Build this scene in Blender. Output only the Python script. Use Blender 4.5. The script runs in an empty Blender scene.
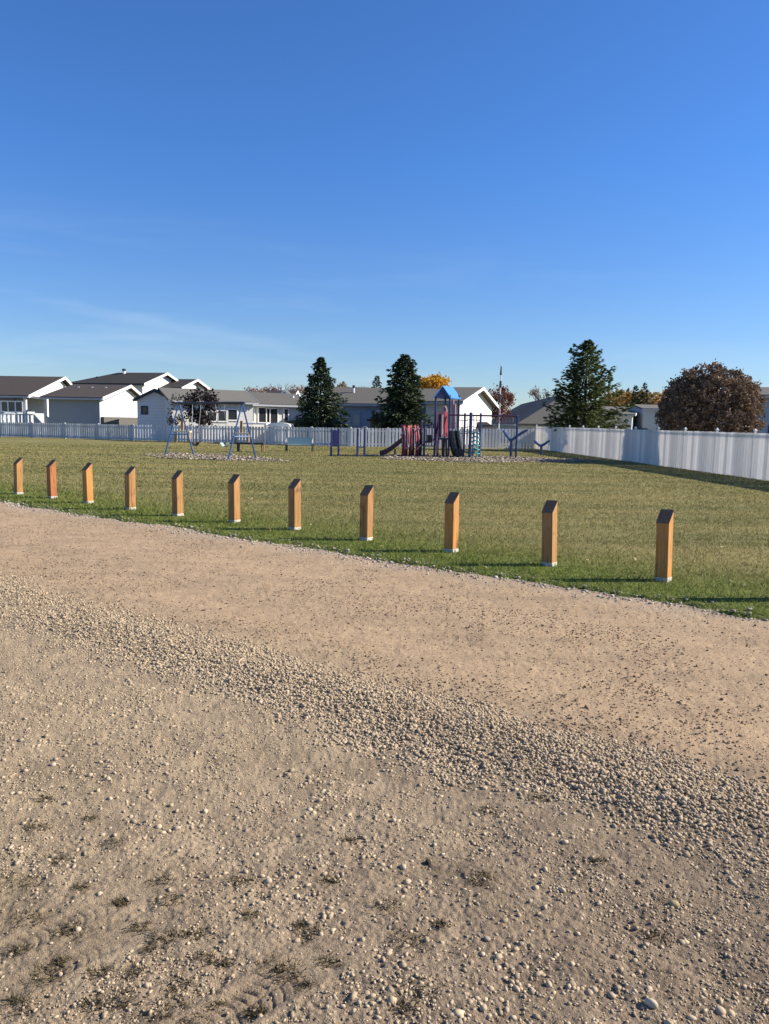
import bpy, bmesh, math, random
import numpy as np
from mathutils import Matrix, Vector

random.seed(7)
rng = np.random.default_rng(7)
scene = bpy.context.scene
COL = scene.collection
PI = math.pi

# ------------------------------------------------------------------ camera
CAM_H = 1.6
F = 770.0
CX, CY = 384.5, 512.0
PITCH = math.radians(6.63)
ROLL = math.radians(1.09)
cam_rot = Matrix.Rotation(PI / 2 - PITCH, 4, 'X') @ Matrix.Rotation(ROLL, 4, 'Z')
cd = bpy.data.cameras.new('camera')
cam = bpy.data.objects.new('camera', cd)
COL.objects.link(cam)
cam.matrix_world = Matrix.Translation((0, 0, CAM_H)) @ cam_rot
cd.sensor_fit = 'VERTICAL'
cd.sensor_height = 36.0
cd.lens = F * 36.0 / 1024.0
cd.clip_start = 0.05
cd.clip_end = 5000
scene.camera = cam
R3 = cam_rot.to_3x3()


def ray(px, py):
    return R3 @ Vector(((px - CX) / F, -(py - CY) / F, -1.0))


def gp(px, py, z=0.0):
    """photo pixel -> point on the ground"""
    d = ray(px, py)
    t = (z - CAM_H) / d.z
    return Vector((d.x * t, d.y * t, z))


def at(px, py, Y):
    """photo pixel -> point at forward distance Y"""
    d = ray(px, py)
    t = Y / d.y
    return Vector((d.x * t, Y, CAM_H + d.z * t))


def hit(px, C, d2, py=420):
    """distance from ground point C along 2D direction d2 where image column px is met"""
    r = ray(px, py)
    # C + s*d2 = k*r  (xy)
    det = d2[0] * (-r.y) - d2[1] * (-r.x)
    s = ((-C[0]) * (-r.y) - (-C[1]) * (-r.x)) / det
    return s


# ------------------------------------------------------------------ world and sun
SUN_EL = math.radians(31)
SUN_AZ = math.radians(84)
world = bpy.data.worlds.new('World')
scene.world = world
world.use_nodes = True
nt = world.node_tree
bg = nt.nodes['Background']
sky = nt.nodes.new('ShaderNodeTexSky')
sky.sky_type = 'NISHITA'
sky.sun_disc = False
sky.sun_elevation = SUN_EL
sky.sun_rotation = SUN_AZ
sky.altitude = 650
sky.air_density = 1.0
sky.dust_density = 0.15
sky.ozone_density = 2.2
bg.inputs[1].default_value = 0.0615


def N(t, typ, **kw):
    n = t.nodes.new(typ)
    for k, v in kw.items():
        setattr(n, k, v)
    return n


def mathn(t, op, a, b=None, clamp=False):
    n = N(t, 'ShaderNodeMath', operation=op)
    n.use_clamp = clamp
    for i, v in enumerate((a, b)):
        if v is None:
            continue
        if hasattr(v, 'is_linked'):
            t.links.new(v, n.inputs[i])
        else:
            n.inputs[i].default_value = v
    return n.outputs[0]


# thin cirrus low on the left, as part of the sky itself
tc = N(nt, 'ShaderNodeTexCoord')
mp = N(nt, 'ShaderNodeMapping')
mp.inputs['Scale'].default_value = (2.2, 2.2, 16)
mp.inputs['Rotation'].default_value = (0, math.radians(9), 0)
nt.links.new(tc.outputs['Generated'], mp.inputs[0])
nz = N(nt, 'ShaderNodeTexNoise')
nz.inputs['Scale'].default_value = 1.6
nz.inputs['Detail'].default_value = 7
nz.inputs['Roughness'].default_value = 0.55
nz.inputs['Distortion'].default_value = 0.4
nt.links.new(mp.outputs[0], nz.inputs[0])
sep = N(nt, 'ShaderNodeSeparateXYZ')
nt.links.new(tc.outputs['Generated'], sep.inputs[0])
mr = N(nt, 'ShaderNodeMapRange')
mr.inputs[1].default_value = 0.50
mr.inputs[2].default_value = 0.80
nt.links.new(nz.outputs[0], mr.inputs[0])
el = N(nt, 'ShaderNodeMapRange')
el.inputs[1].default_value = 0.25
el.inputs[2].default_value = 0.05
nt.links.new(sep.outputs[2], el.inputs[0])
lf = N(nt, 'ShaderNodeMapRange')
lf.inputs[1].default_value = 0.55
lf.inputs[2].default_value = -0.35
lf.inputs[3].default_value = 0.25
lf.inputs[4].default_value = 1.0
nt.links.new(sep.outputs[0], lf.inputs[0])
m1 = mathn(nt, 'MULTIPLY', mr.outputs[0], el.outputs[0])
m2 = mathn(nt, 'MULTIPLY', m1, lf.outputs[0])
m3 = mathn(nt, 'MULTIPLY', m2, 0.34)
sa, sb = ray(60, 305).normalized(), ray(310, 354).normalized()
sn = sa.cross(sb).normalized()
sm = (sa + sb).normalized()
dn = N(nt, 'ShaderNodeVectorMath', operation='DOT_PRODUCT')
dn.inputs[1].default_value = sn
nrmv = N(nt, 'ShaderNodeVectorMath', operation='NORMALIZE')
nt.links.new(tc.outputs['Generated'], nrmv.inputs[0])
nt.links.new(nrmv.outputs[0], dn.inputs[0])
dm = N(nt, 'ShaderNodeVectorMath', operation='DOT_PRODUCT')
dm.inputs[1].default_value = sm
nt.links.new(nrmv.outputs[0], dm.inputs[0])
wob = mathn(nt, 'MULTIPLY', mathn(nt, 'SUBTRACT', nz.outputs[0], 0.5), 0.02)
off_ = mathn(nt, 'ABSOLUTE', mathn(nt, 'ADD', dn.outputs['Value'], wob))
bandm = N(nt, 'ShaderNodeMapRange', interpolation_type='SMOOTHSTEP')
bandm.inputs[1].default_value = 0.011; bandm.inputs[2].default_value = 0.001
nt.links.new(off_, bandm.inputs[0])
ends = N(nt, 'ShaderNodeMapRange', interpolation_type='SMOOTHSTEP')
ends.inputs[1].default_value = math.cos(math.radians(11)); ends.inputs[2].default_value = math.cos(math.radians(4))
nt.links.new(dm.outputs['Value'], ends.inputs[0])
stk = mathn(nt, 'MULTIPLY', mathn(nt, 'MULTIPLY', bandm.outputs[0], ends.outputs[0]), 0.085)
m3 = mathn(nt, 'ADD', m3, stk)
# the phone's blue rendering of the sky: cooler below the zenith, a little deeper near the horizon
tn = N(nt, 'ShaderNodeMixRGB')
tn.inputs[1].default_value = (0.70, 0.82, 1.02, 1)
tn.inputs[2].default_value = (0.49, 0.88, 1.42, 1)
te = N(nt, 'ShaderNodeMapRange')
te.inputs[1].default_value = 0.02
te.inputs[2].default_value = 0.30
nt.links.new(sep.outputs[2], te.inputs[0])
nt.links.new(te.outputs[0], tn.inputs[0])
tz = N(nt, 'ShaderNodeMapRange')
tz.inputs[1].default_value = 0.50
tz.inputs[2].default_value = 0.80
nt.links.new(sep.outputs[2], tz.inputs[0])
tn2 = N(nt, 'ShaderNodeMixRGB')
tn2.inputs[2].default_value = (0.95, 1.0, 1.08, 1)  # unseen upper sky made neutral so shade gets less blue fill light
nt.links.new(tz.outputs[0], tn2.inputs[0])
nt.links.new(tn.outputs[0], tn2.inputs[1])
hs = N(nt, 'ShaderNodeMixRGB', blend_type='MULTIPLY')
hs.inputs[0].default_value = 1.0
nt.links.new(sky.outputs[0], hs.inputs[1])
nt.links.new(tn2.outputs[0], hs.inputs[2])
mx = N(nt, 'ShaderNodeMixRGB')
mx.inputs[2].default_value = (6.0, 7.0, 8.0, 1)
nt.links.new(m3, mx.inputs[0])
nt.links.new(hs.outputs[0], mx.inputs[1])
nt.links.new(mx.outputs[0], bg.inputs[0])

sl = bpy.data.lights.new('sun', 'SUN')
sl.energy = 4.5
sl.angle = math.radians(0.53)
sl.color = (1.0, 0.90, 0.76)
so = bpy.data.objects.new('sun', sl)
COL.objects.link(so)
sd = Vector((math.sin(SUN_AZ) * math.cos(SUN_EL), math.cos(SUN_AZ) * math.cos(SUN_EL), math.sin(SUN_EL)))
so.rotation_euler = sd.to_track_quat('Z', 'Y').to_euler()
so.location = (30, 10, 30)

scene.view_settings.view_transform = 'Standard'
scene.view_settings.look = 'None'
scene.view_settings.gamma = 1
scene.view_settings.exposure = 1.0
scene.view_settings.use_curve_mapping = False
scene.cycles.max_bounces = 6
scene.cycles.diffuse_bounces = 3
scene.cycles.transparent_max_bounces = 8
scene.cycles.use_denoising = True
scene.cycles.use_adaptive_sampling = False
scene.cycles.sample_clamp_indirect = 3.0
world.cycles.sampling_method = 'MANUAL'
world.cycles.sample_map_resolution = 1024

# ------------------------------------------------------------------ object helpers


def tag(o, label=None, cat=None, group=None, kind=None):
    if label: o['label'] = label
    if cat: o['category'] = cat
    if group: o['group'] = group
    if kind: o['kind'] = kind
    return o


def empty(name, loc, rz=0.0, **kw):
    o = bpy.data.objects.new(name, None)
    o.empty_display_size = 0.2
    o.location = loc
    o.rotation_euler = (0, 0, rz)
    COL.objects.link(o)
    return tag(o, **kw)


class MB:
    def __init__(s):
        s.v = []
        s.f = []

    def poly(s, pts):
        b = len(s.v)
        s.v += [tuple(p) for p in pts]
        s.f.append(tuple(range(b, b + len(pts))))
        return s

    def obox(s, o, a, b, c):
        o, a, b, c = map(Vector, (o, a, b, c))
        i = len(s.v)
        s.v += [tuple(p) for p in (o, o + a, o + a + b, o + b, o + c, o + a + c, o + a + b + c, o + b + c)]
        F_ = ((0, 3, 2, 1), (4, 5, 6, 7), (0, 1, 5, 4), (1, 2, 6, 5), (2, 3, 7, 6), (3, 0, 4, 7))
        if a.cross(b).dot(c) < 0:
            F_ = tuple(tuple(reversed(q)) for q in F_)
        s.f += [tuple(i + k for k in q) for q in F_]
        return s

    def box(s, cx, cy, cz, sx, sy, sz):
        return s.obox((cx - sx / 2, cy - sy / 2, cz - sz / 2), (sx, 0, 0), (0, sy, 0), (0, 0, sz))

    def prism(s, base, ext):
        """polygon base (list of points) extruded by vector ext"""
        base = [Vector(p) for p in base]
        ext = Vector(ext)
        n = len(base)
        i = len(s.v)
        s.v += [tuple(p) for p in base] + [tuple(p + ext) for p in base]
        nn = Vector((0, 0, 0))
        for k in range(n):
            nn += base[k].cross(base[(k + 1) % n])
        fl = nn.dot(ext) < 0
        a = tuple(range(i, i + n))
        b = tuple(range(i + n, i + 2 * n))
        fs = [tuple(reversed(a)), b] + [(i + k, i + (k + 1) % n, i + n + (k + 1) % n, i + n + k) for k in range(n)]
        if fl:
            fs = [tuple(reversed(q)) for q in fs]
        s.f += fs
        return s

    def tube(s, pts, r, n=8, cap=True):
        pts = [Vector(p) for p in pts]
        if not hasattr(r, '__len__'):
            r = [r] * len(pts)
        i0 = len(s.v)
        up = None
        for k, p in enumerate(pts):
            if k == 0: d = pts[1] - p
            elif k == len(pts) - 1: d = p - pts[k - 1]
            else: d = (pts[k + 1] - pts[k - 1])
            d.normalize()
            ref = Vector((0, 0, 1)) if abs(d.z) < 0.9 else Vector((1, 0, 0))
            if up is None:
                up = d.cross(ref).normalized()
            else:
                up = (up - d * up.dot(d))
                if up.length < 1e-5: up = d.cross(ref)
                up.normalize()
            w = d.cross(up)
            for j in range(n):
                a = 2 * PI * j / n
                s.v.append(tuple(p + (up * math.cos(a) + w * math.sin(a)) * r[k]))
        for k in range(len(pts) - 1):
            for j in range(n):
                a = i0 + k * n + j
                b = i0 + k * n + (j + 1) % n
                s.f.append((a, b, b + n, a + n))
        if cap:
            s.f.append(tuple(reversed(range(i0, i0 + n))))
            e = i0 + (len(pts) - 1) * n
            s.f.append(tuple(range(e, e + n)))
        return s

    def build(s, name, m, parent=None, smooth=False, bevel=0):
        me = bpy.data.meshes.new(name)
        me.from_pydata(s.v, [], s.f)
        me.update()
        if m: me.materials.append(m)
        o = bpy.data.objects.new(name, me)
        COL.objects.link(o)
        if parent: o.parent = parent
        if bevel:
            bm = bmesh.new(); bm.from_mesh(me)
            bmesh.ops.bevel(bm, geom=bm.edges[:], offset=bevel, segments=2, affect='EDGES', profile=0.5)
            bm.to_mesh(me); bm.free()
        if smooth:
            me.polygons.foreach_set('use_smooth', [True] * len(me.polygons))
        return o


def np_mesh(name, V, Fc, m, parent=None, smooth=False):
    """numpy arrays: V (n,3), Fc (k, 3 or 4)"""
    me = bpy.data.meshes.new(name)
    k, c = Fc.shape
    me.vertices.add(len(V))
    me.vertices.foreach_set('co', np.ascontiguousarray(V, np.float32).ravel())
    me.loops.add(k * c)
    me.loops.foreach_set('vertex_index', np.ascontiguousarray(Fc, np.int32).ravel())
    me.polygons.add(k)
    me.polygons.foreach_set('loop_start', np.arange(0, k * c, c, dtype=np.int32))
    me.polygons.foreach_set('loop_total', np.full(k, c, np.int32))
    if smooth:
        me.polygons.foreach_set('use_smooth', np.ones(k, bool))
    me.update(calc_edges=True)
    if m: me.materials.append(m)
    o = bpy.data.objects.new(name, me)
    COL.objects.link(o)
    if parent: o.parent = parent
    return o


# ------------------------------------------------------------------ noise in numpy
def vnoise(x, y, seed=0):
    xi = np.floor(x).astype(np.int64); yi = np.floor(y).astype(np.int64)
    fx = x - xi; fy = y - yi
    fx = fx * fx * (3 - 2 * fx); fy = fy * fy * (3 - 2 * fy)

    def h(a, b):
        n = (a * 374761393 + b * 668265263 + seed * 982451653) & 0xFFFFFFFF
        n = ((n ^ (n >> 13)) * 1274126177) & 0xFFFFFFFF
        n = n ^ (n >> 16)
        return (n & 0xFFFF) / 65535.0
    a = h(xi, yi); b = h(xi + 1, yi); c = h(xi, yi + 1); d = h(xi + 1, yi + 1)
    return (a * (1 - fx) + b * fx) * (1 - fy) + (c * (1 - fx) + d * fx) * fy


def fbm(x, y, s, o=4, seed=0, g=0.5):
    t = 0; a = 1; n = 0
    for k in range(o):
        t = t + a * vnoise(x * s * 2 ** k + 17.3 * k, y * s * 2 ** k - 9.1 * k, seed + k)
        n += a; a *= g
    return t / n


def sst(a, b, x):
    t = np.clip((x - a) / (b - a), 0, 1)
    return t * t * (3 - 2 * t)


# ------------------------------------------------------------------ materials
def pmat(name, col, rough=0.7, metal=0.0, var=0.0, vscale=3.0, bump=0.0, bscale=40.0, spec=0.3, col2=None, coord='Object', stretch=(1, 1, 1), transl=0.0, island=0.0):
    m = bpy.data.materials.new(name)
    m.use_nodes = True
    t = m.node_tree
    b = t.nodes['Principled BSDF']
    b.inputs['Roughness'].default_value = rough
    b.inputs['Metallic'].default_value = metal
    b.inputs['Specular IOR Level'].default_value = spec
    c4 = (*col, 1)
    b.inputs['Base Color'].default_value = c4
    src = None
    if coord == 'World':
        g = N(t, 'ShaderNodeNewGeometry'); src = g.outputs['Position']
    else:
        g = N(t, 'ShaderNodeTexCoord'); src = g.outputs['Object']
    mpn = N(t, 'ShaderNodeMapping')
    mpn.inputs['Scale'].default_value = stretch
    t.links.new(src, mpn.inputs[0])
    colsock = None
    if var > 0 or col2:
        n = N(t, 'ShaderNodeTexNoise')
        n.inputs['Scale'].default_value = vscale
        n.inputs['Detail'].default_value = 6
        n.inputs['Roughness'].default_value = 0.6
        t.links.new(mpn.outputs[0], n.inputs[0])
        r = N(t, 'ShaderNodeMapRange')
        r.inputs[1].default_value = 0.3; r.inputs[2].default_value = 0.7
        t.links.new(n.outputs[0], r.inputs[0])
        mxx = N(t, 'ShaderNodeMixRGB')
        mxx.inputs[1].default_value = c4
        c2 = col2 if col2 else tuple(x * (1 - var) for x in col)
        mxx.inputs[2].default_value = (*c2, 1)
        t.links.new(r.outputs[0], mxx.inputs[0])
        colsock = mxx.outputs[0]
    if 'siding' in name:
        sz_ = N(t, 'ShaderNodeSeparateXYZ')
        t.links.new(src, sz_.inputs[0])
        fr_ = mathn(t, 'FRACT', mathn(t, 'MULTIPLY', sz_.outputs[2], 4.4))
        ln_ = mathn(t, 'MULTIPLY', mathn(t, 'LESS_THAN', fr_, 0.2), 0.16)
        ml_ = N(t, 'ShaderNodeMixRGB')
        ml_.inputs[2].default_value = (0.25, 0.26, 0.28, 1)
        t.links.new(ln_, ml_.inputs[0])
        if colsock: t.links.new(colsock, ml_.inputs[1])
        else: ml_.inputs[1].default_value = c4
        colsock = ml_.outputs[0]
    if island > 0:
        gi = N(t, 'ShaderNodeNewGeometry')
        ri = N(t, 'ShaderNodeMapRange')
        ri.inputs[3].default_value = 1 - island; ri.inputs[4].default_value = 1 + island
        t.links.new(gi.outputs['Random Per Island'], ri.inputs[0])
        mm = N(t, 'ShaderNodeVectorMath', operation='SCALE')
        if colsock: t.links.new(colsock, mm.inputs[0])
        else: mm.inputs[0].default_value = col
        t.links.new(ri.outputs[0], mm.inputs['Scale'])
        colsock = mm.outputs[0]
    if colsock: t.links.new(colsock, b.inputs['Base Color'])
    if bump > 0:
        n2 = N(t, 'ShaderNodeTexNoise')
        n2.inputs['Scale'].default_value = bscale
        n2.inputs['Detail'].default_value = 5
        t.links.new(mpn.outputs[0], n2.inputs[0])
        bp = N(t, 'ShaderNodeBump')
        bp.inputs['Strength'].default_value = bump
        bp.inputs['Distance'].default_value = 0.02
        t.links.new(n2.outputs[0], bp.inputs['Height'])
        t.links.new(bp.outputs[0], b.inputs['Normal'])
    if transl > 0:
        tr = N(t, 'ShaderNodeBsdfTranslucent')
        tr.inputs[0].default_value = c4
        if colsock: t.links.new(colsock, tr.inputs[0])
        ms = N(t, 'ShaderNodeMixShader')
        ms.inputs[0].default_value = transl
        out = t.nodes['Material Output']
        t.links.new(b.outputs[0], ms.inputs[1])
        t.links.new(tr.outputs[0], ms.inputs[2])
        t.links.new(ms.outputs[0], out.inputs[0])
    return m


M = {}
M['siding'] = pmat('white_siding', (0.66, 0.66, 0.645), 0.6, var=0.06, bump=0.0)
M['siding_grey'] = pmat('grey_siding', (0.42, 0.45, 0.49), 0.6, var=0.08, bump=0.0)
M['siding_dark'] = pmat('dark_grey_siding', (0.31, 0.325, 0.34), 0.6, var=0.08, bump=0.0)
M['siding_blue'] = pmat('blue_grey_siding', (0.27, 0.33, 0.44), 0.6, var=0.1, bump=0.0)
M['shed_siding'] = pmat('pale_siding', (0.66, 0.68, 0.72), 0.6, var=0.06, bump=0.0)
M['roof_dark'] = pmat('charcoal_shingles', (0.045, 0.042, 0.044), 0.9, var=0.35, vscale=9, bump=0.5, bscale=12, stretch=(1, 1, 4))
M['roof_brown'] = pmat('brown_shingles', (0.075, 0.062, 0.055), 0.9, var=0.35, vscale=9, bump=0.5, bscale=12, stretch=(1, 1, 4))
M['roof_grey'] = pmat('grey_shingles', (0.13, 0.125, 0.115), 0.9, var=0.3, vscale=9, bump=0.5, bscale=12, stretch=(1, 1, 4))
M['roof_light'] = pmat('weathered_shingles', (0.17, 0.165, 0.15), 0.9, var=0.3, vscale=9, bump=0.5, bscale=12, stretch=(1, 1, 4))
M['trim'] = pmat('white_trim', (0.80, 0.80, 0.78), 0.5)
M['dark_trim'] = pmat('dark_trim', (0.03, 0.035, 0.05), 0.5)
M['glass'] = pmat('window_glass', (0.03, 0.035, 0.045), 0.08, spec=0.6)
M['curtain_glass'] = pmat('curtained_window_glass', (0.35, 0.37, 0.38), 0.2, spec=0.5)
M['vinyl'] = pmat('white_vinyl_board', (0.88, 0.86, 0.83), 0.45, var=0.05, vscale=2, transl=0.33, island=0.16)
M['vinyl_old'] = pmat('weathered_white_board', (0.78, 0.78, 0.79), 0.6, var=0.15, vscale=2, transl=0.14, island=0.14)
M['board_grey'] = pmat('weathered_grey_board', (0.70, 0.70, 0.69), 0.7, var=0.25, vscale=2, transl=0.12, island=0.18)
M['cap'] = pmat('white_vinyl_cap', (0.82, 0.82, 0.80), 0.4)
M['blue'] = pmat('navy_coated_steel', (0.024, 0.036, 0.13), 0.35, spec=0.5, var=0.2)
M['blue_mid'] = pmat('blue_coated_steel', (0.05, 0.115, 0.28), 0.35, spec=0.5, var=0.2)
M['blue_roof'] = pmat('bright_blue_plastic', (0.05, 0.22, 0.60), 0.4, spec=0.5, var=0.1)
M['red'] = pmat('red_plastic', (0.42, 0.045, 0.055), 0.4, spec=0.5, var=0.25)
M['maroon'] = pmat('maroon_plastic', (0.055, 0.010, 0.018), 0.4, spec=0.5)
M['purple'] = pmat('purple_plastic', (0.055, 0.025, 0.085), 0.4, spec=0.5, var=0.2)
M['violet'] = pmat('violet_panel', (0.13, 0.12, 0.28), 0.5, var=0.2)
M['teal'] = pmat('teal_plastic', (0.06, 0.30, 0.33), 0.45, spec=0.4)
M['teal_pale'] = pmat('pale_teal_mesh', (0.32, 0.43, 0.42), 0.5)
M['black_plastic'] = pmat('black_plastic', (0.012, 0.012, 0.02), 0.35, spec=0.5)
M['steel'] = pmat('galvanised_steel', (0.5, 0.5, 0.52), 0.4, metal=0.8)
M['dark_steel'] = pmat('dark_painted_steel', (0.05, 0.055, 0.07), 0.45)
M['pink'] = pmat('faded_pink_plastic', (0.40, 0.25, 0.28), 0.5)
M['tan_wood'] = pmat('tan_lumber', (0.42, 0.27, 0.14), 0.8, var=0.3)
M['cream'] = pmat('cream_board', (0.72, 0.62, 0.40), 0.7)
M['red_wood'] = pmat('red_stained_wood', (0.14, 0.03, 0.02), 0.8)
M['bark'] = pmat('bark', (0.05, 0.038, 0.028), 0.95, var=0.4, vscale=8, bump=0.6)
M['bark_grey'] = pmat('grey_bark', (0.16, 0.13, 0.11), 0.95, var=0.4, vscale=8)
M['spruce'] = pmat('spruce_needles', (0.056, 0.080, 0.040), 0.75, transl=0.12, island=0.55, spec=0.15)
M['pine'] = pmat('pine_needles', (0.092, 0.118, 0.042), 0.7, transl=0.2, island=0.5, spec=0.2)
M['maroon_leaf'] = pmat('maroon_leaves', (0.135, 0.082, 0.056), 0.65, transl=0.18, island=0.6, spec=0.3, col2=(0.27, 0.195, 0.135), vscale=6)
M['dark_leaf'] = pmat('purple_black_leaves', (0.026, 0.018, 0.018), 0.65, transl=0.15, island=0.5)
M['yellow_leaf'] = pmat('yellow_leaves', (0.60, 0.33, 0.03), 0.7, transl=0.35, island=0.35)
M['orange_leaf'] = pmat('orange_leaves', (0.36, 0.17, 0.03), 0.7, transl=0.25, island=0.5, coord='World', col2=(0.15, 0.13, 0.05), vscale=0.12)
M['rust_leaf'] = pmat('rust_leaves', (0.20, 0.075, 0.05), 0.7, transl=0.25, island=0.5)
M['pale_leaf'] = pmat('pale_dry_leaves', (0.30, 0.20, 0.15), 0.8, transl=0.25, island=0.4)
M['green_leaf'] = pmat('green_leaves', (0.06, 0.085, 0.03), 0.7, transl=0.25, island=0.4)
M['concrete'] = pmat('pale_concrete', (0.62, 0.60, 0.56), 0.9, var=0.25, vscale=20, bump=0.3)


def vec_to_v(t, pos):
    """world position -> distance across the road (v) and along it (u)"""
    dv = N(t, 'ShaderNodeVectorMath', operation='DOT_PRODUCT')
    dv.inputs[1].default_value = (0.6, 0.8, 0)
    t.links.new(pos, dv.inputs[0])
    du = N(t, 'ShaderNodeVectorMath', operation='DOT_PRODUCT')
    du.inputs[1].default_value = (-0.8, 0.6, 0)
    t.links.new(pos, du.inputs[0])
    return dv.outputs['Value'], du.outputs['Value']


def noise_n(t, vec, scale, detail=4, rough=0.55, dist=0.0):
    n = N(t, 'ShaderNodeTexNoise')
    n.inputs['Scale'].default_value = scale
    n.inputs['Detail'].default_value = detail
    n.inputs['Roughness'].default_value = rough
    n.inputs['Distortion'].default_value = dist
    t.links.new(vec, n.inputs[0])
    return n.outputs[0]


def mrange(t, v, a, b, c=0.0, d=1.0):
    n = N(t, 'ShaderNodeMapRange')
    for i, x in enumerate((a, b, c, d)):
        n.inputs[i + 1].default_value = x
    t.links.new(v, n.inputs[0])
    return n.outputs[0]


def mixc(t, f, a, b, mode='MIX'):
    n = N(t, 'ShaderNodeMixRGB', blend_type=mode)
    for i, x in enumerate((f, a, b)):
        if hasattr(x, 'is_linked'): t.links.new(x, n.inputs[i])
        elif i == 0: n.inputs[0].default_value = x
        else: n.inputs[i].default_value = (*x, 1)
    return n.outputs[0]


def dirt_material():
    m = bpy.data.materials.new('gravel_road_dirt')
    m.use_nodes = True
    t = m.node_tree
    b = t.nodes['Principled BSDF']
    b.inputs['Roughness'].default_value = 0.95
    b.inputs['Specular IOR Level'].default_value = 0.1
    pos = N(t, 'ShaderNodeNewGeometry').outputs['Position']
    v, u = vec_to_v(t, pos)
    big = noise_n(t, pos, 1.1, 5)
    mid = noise_n(t, pos, 6.0, 6, 0.65)
    fine = noise_n(t, pos, 60.0, 4, 0.7)
    grit = noise_n(t, pos, 190.0, 3, 0.7)
    vv = mathn(t, 'ADD', v, mathn(t, 'MULTIPLY', mathn(t, 'SUBTRACT', big, 0.5), 0.9))
    # tan road / greyer yard
    zone = mrange(t, vv, 3.35, 4.1)
    road = mixc(t, mrange(t, mid, 0.3, 0.7), (0.50, 0.365, 0.232), (0.42, 0.302, 0.19))
    yard = mixc(t, mrange(t, mid, 0.3, 0.7), (0.42, 0.33, 0.222), (0.30, 0.235, 0.16))
    yard = mixc(t, mrange(t, big, 0.50, 0.66), yard, (0.175, 0.135, 0.092))
    # browner, damper soil towards the near right
    c_r = mixc(t, mrange(t, mid, 0.35, 0.65), (0.275, 0.212, 0.15), (0.15, 0.115, 0.084))
    yard = mixc(t, mathn(t, 'MULTIPLY', mrange(t, mathn(t, 'ADD', u, mathn(t, 'MULTIPLY', big, 3.0)), 3.6, 2.2), 0.85), yard, c_r)
    # paler sand on the left of the yard
    c = mixc(t, mathn(t, 'MULTIPLY', mrange(t, mathn(t, 'ADD', u, mathn(t, 'MULTIPLY', big, 2.0)), 3.0, 4.2), 0.5), yard, (0.44, 0.345, 0.22))
    c = mixc(t, zone, c, road)
    mps = N(t, 'ShaderNodeMapping')
    mps.inputs['Rotation'].default_value = (0, 0, math.radians(36.9))
    mps.inputs['Scale'].default_value = (0.55, 1.5, 1)
    t.links.new(pos, mps.inputs[0])
    clod = noise_n(t, mps.outputs[0], 26.0, 5, 0.75)
    rut = noise_n(t, mps.outputs[0], 2.2, 4, 0.6)
    c = mixc(t, mathn(t, 'MULTIPLY', mrange(t, rut, 0.45, 0.70), 0.45), c, (0.25, 0.185, 0.125))
    c = mixc(t, mathn(t, 'MULTIPLY', mrange(t, clod, 0.575, 0.68), 0.8), c, (0.13, 0.095, 0.065))
    # pale sand strip in the wheel tracks of the road
    strip = mathn(t, 'MULTIPLY', mrange(t, vv, 6.6, 7.15), 0.6)
    c = mixc(t, strip, c, (0.40, 0.33, 0.26))
    c = mixc(t, mathn(t, 'MULTIPLY', mrange(t, fine, 0.50, 0.70), 0.55), c, (0.12, 0.088, 0.062))
    c = mixc(t, mathn(t, 'MULTIPLY', mrange(t, grit, 0.56, 0.74), 0.5), c, (0.50, 0.42, 0.34))
    c = mixc(t, mathn(t, 'MULTIPLY', mrange(t, grit, 0.44, 0.30), 0.7), c, (0.09, 0.068, 0.05))
    t.links.new(c, b.inputs['Base Color'])
    hsum = mathn(t, 'ADD', mathn(t, 'MULTIPLY', fine, 0.6), mathn(t, 'MULTIPLY', grit, 0.35))
    hsum = mathn(t, 'ADD', hsum, mathn(t, 'ADD', mathn(t, 'MULTIPLY', mid, 1.2), mathn(t, 'MULTIPLY', clod, 0.8)))
    bp = N(t, 'ShaderNodeBump')
    bp.inputs['Strength'].default_value = 0.7
    bp.inputs['Distance'].default_value = 0.02
    t.links.new(hsum, bp.inputs['Height'])
    t.links.new(bp.outputs[0], b.inputs['Normal'])
    return m


def grass_color(t, pos):
    v, u = vec_to_v(t, pos)
    big = noise_n(t, pos, 0.16, 4)
    mid = noise_n(t, pos, 0.9, 5, 0.65)
    mpn = N(t, 'ShaderNodeMapping')
    mpn.inputs['Rotation'].default_value = (0, 0, math.radians(14))
    mpn.inputs['Scale'].default_value = (0.10, 0.75, 1)
    t.links.new(pos, mpn.inputs[0])
    streak = noise_n(t, mpn.outputs[0], 1.0, 5, 0.6)
    fine = noise_n(t, pos, 9.0, 4, 0.7)
    vv = mathn(t, 'ADD', v, mathn(t, 'MULTIPLY', mathn(t, 'SUBTRACT', mid, 0.5), 2.2))
    dry = mrange(t, vv, 7.7, 9.9)
    straw = mixc(t, mrange(t, streak, 0.40, 0.60), (0.295, 0.255, 0.105), (0.20, 0.192, 0.073))
    straw = mixc(t, mathn(t, 'MULTIPLY', mrange(t, big, 0.48, 0.66), 0.32), straw, (0.095, 0.115, 0.032))
    straw = mixc(t, mathn(t, 'MULTIPLY', mrange(t, fine, 0.5, 0.7), 0.6), straw, (0.38, 0.32, 0.145))
    green = mixc(t, mrange(t, fine, 0.35, 0.65), (0.105, 0.150, 0.030), (0.195, 0.22, 0.055))
    c = mixc(t, dry, green, straw)
    c = mixc(t, mathn(t, 'MULTIPLY', mrange(t, mid, 0.55, 0.72), 0.35), c, (0.085, 0.105, 0.032))
    return c, fine


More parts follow.
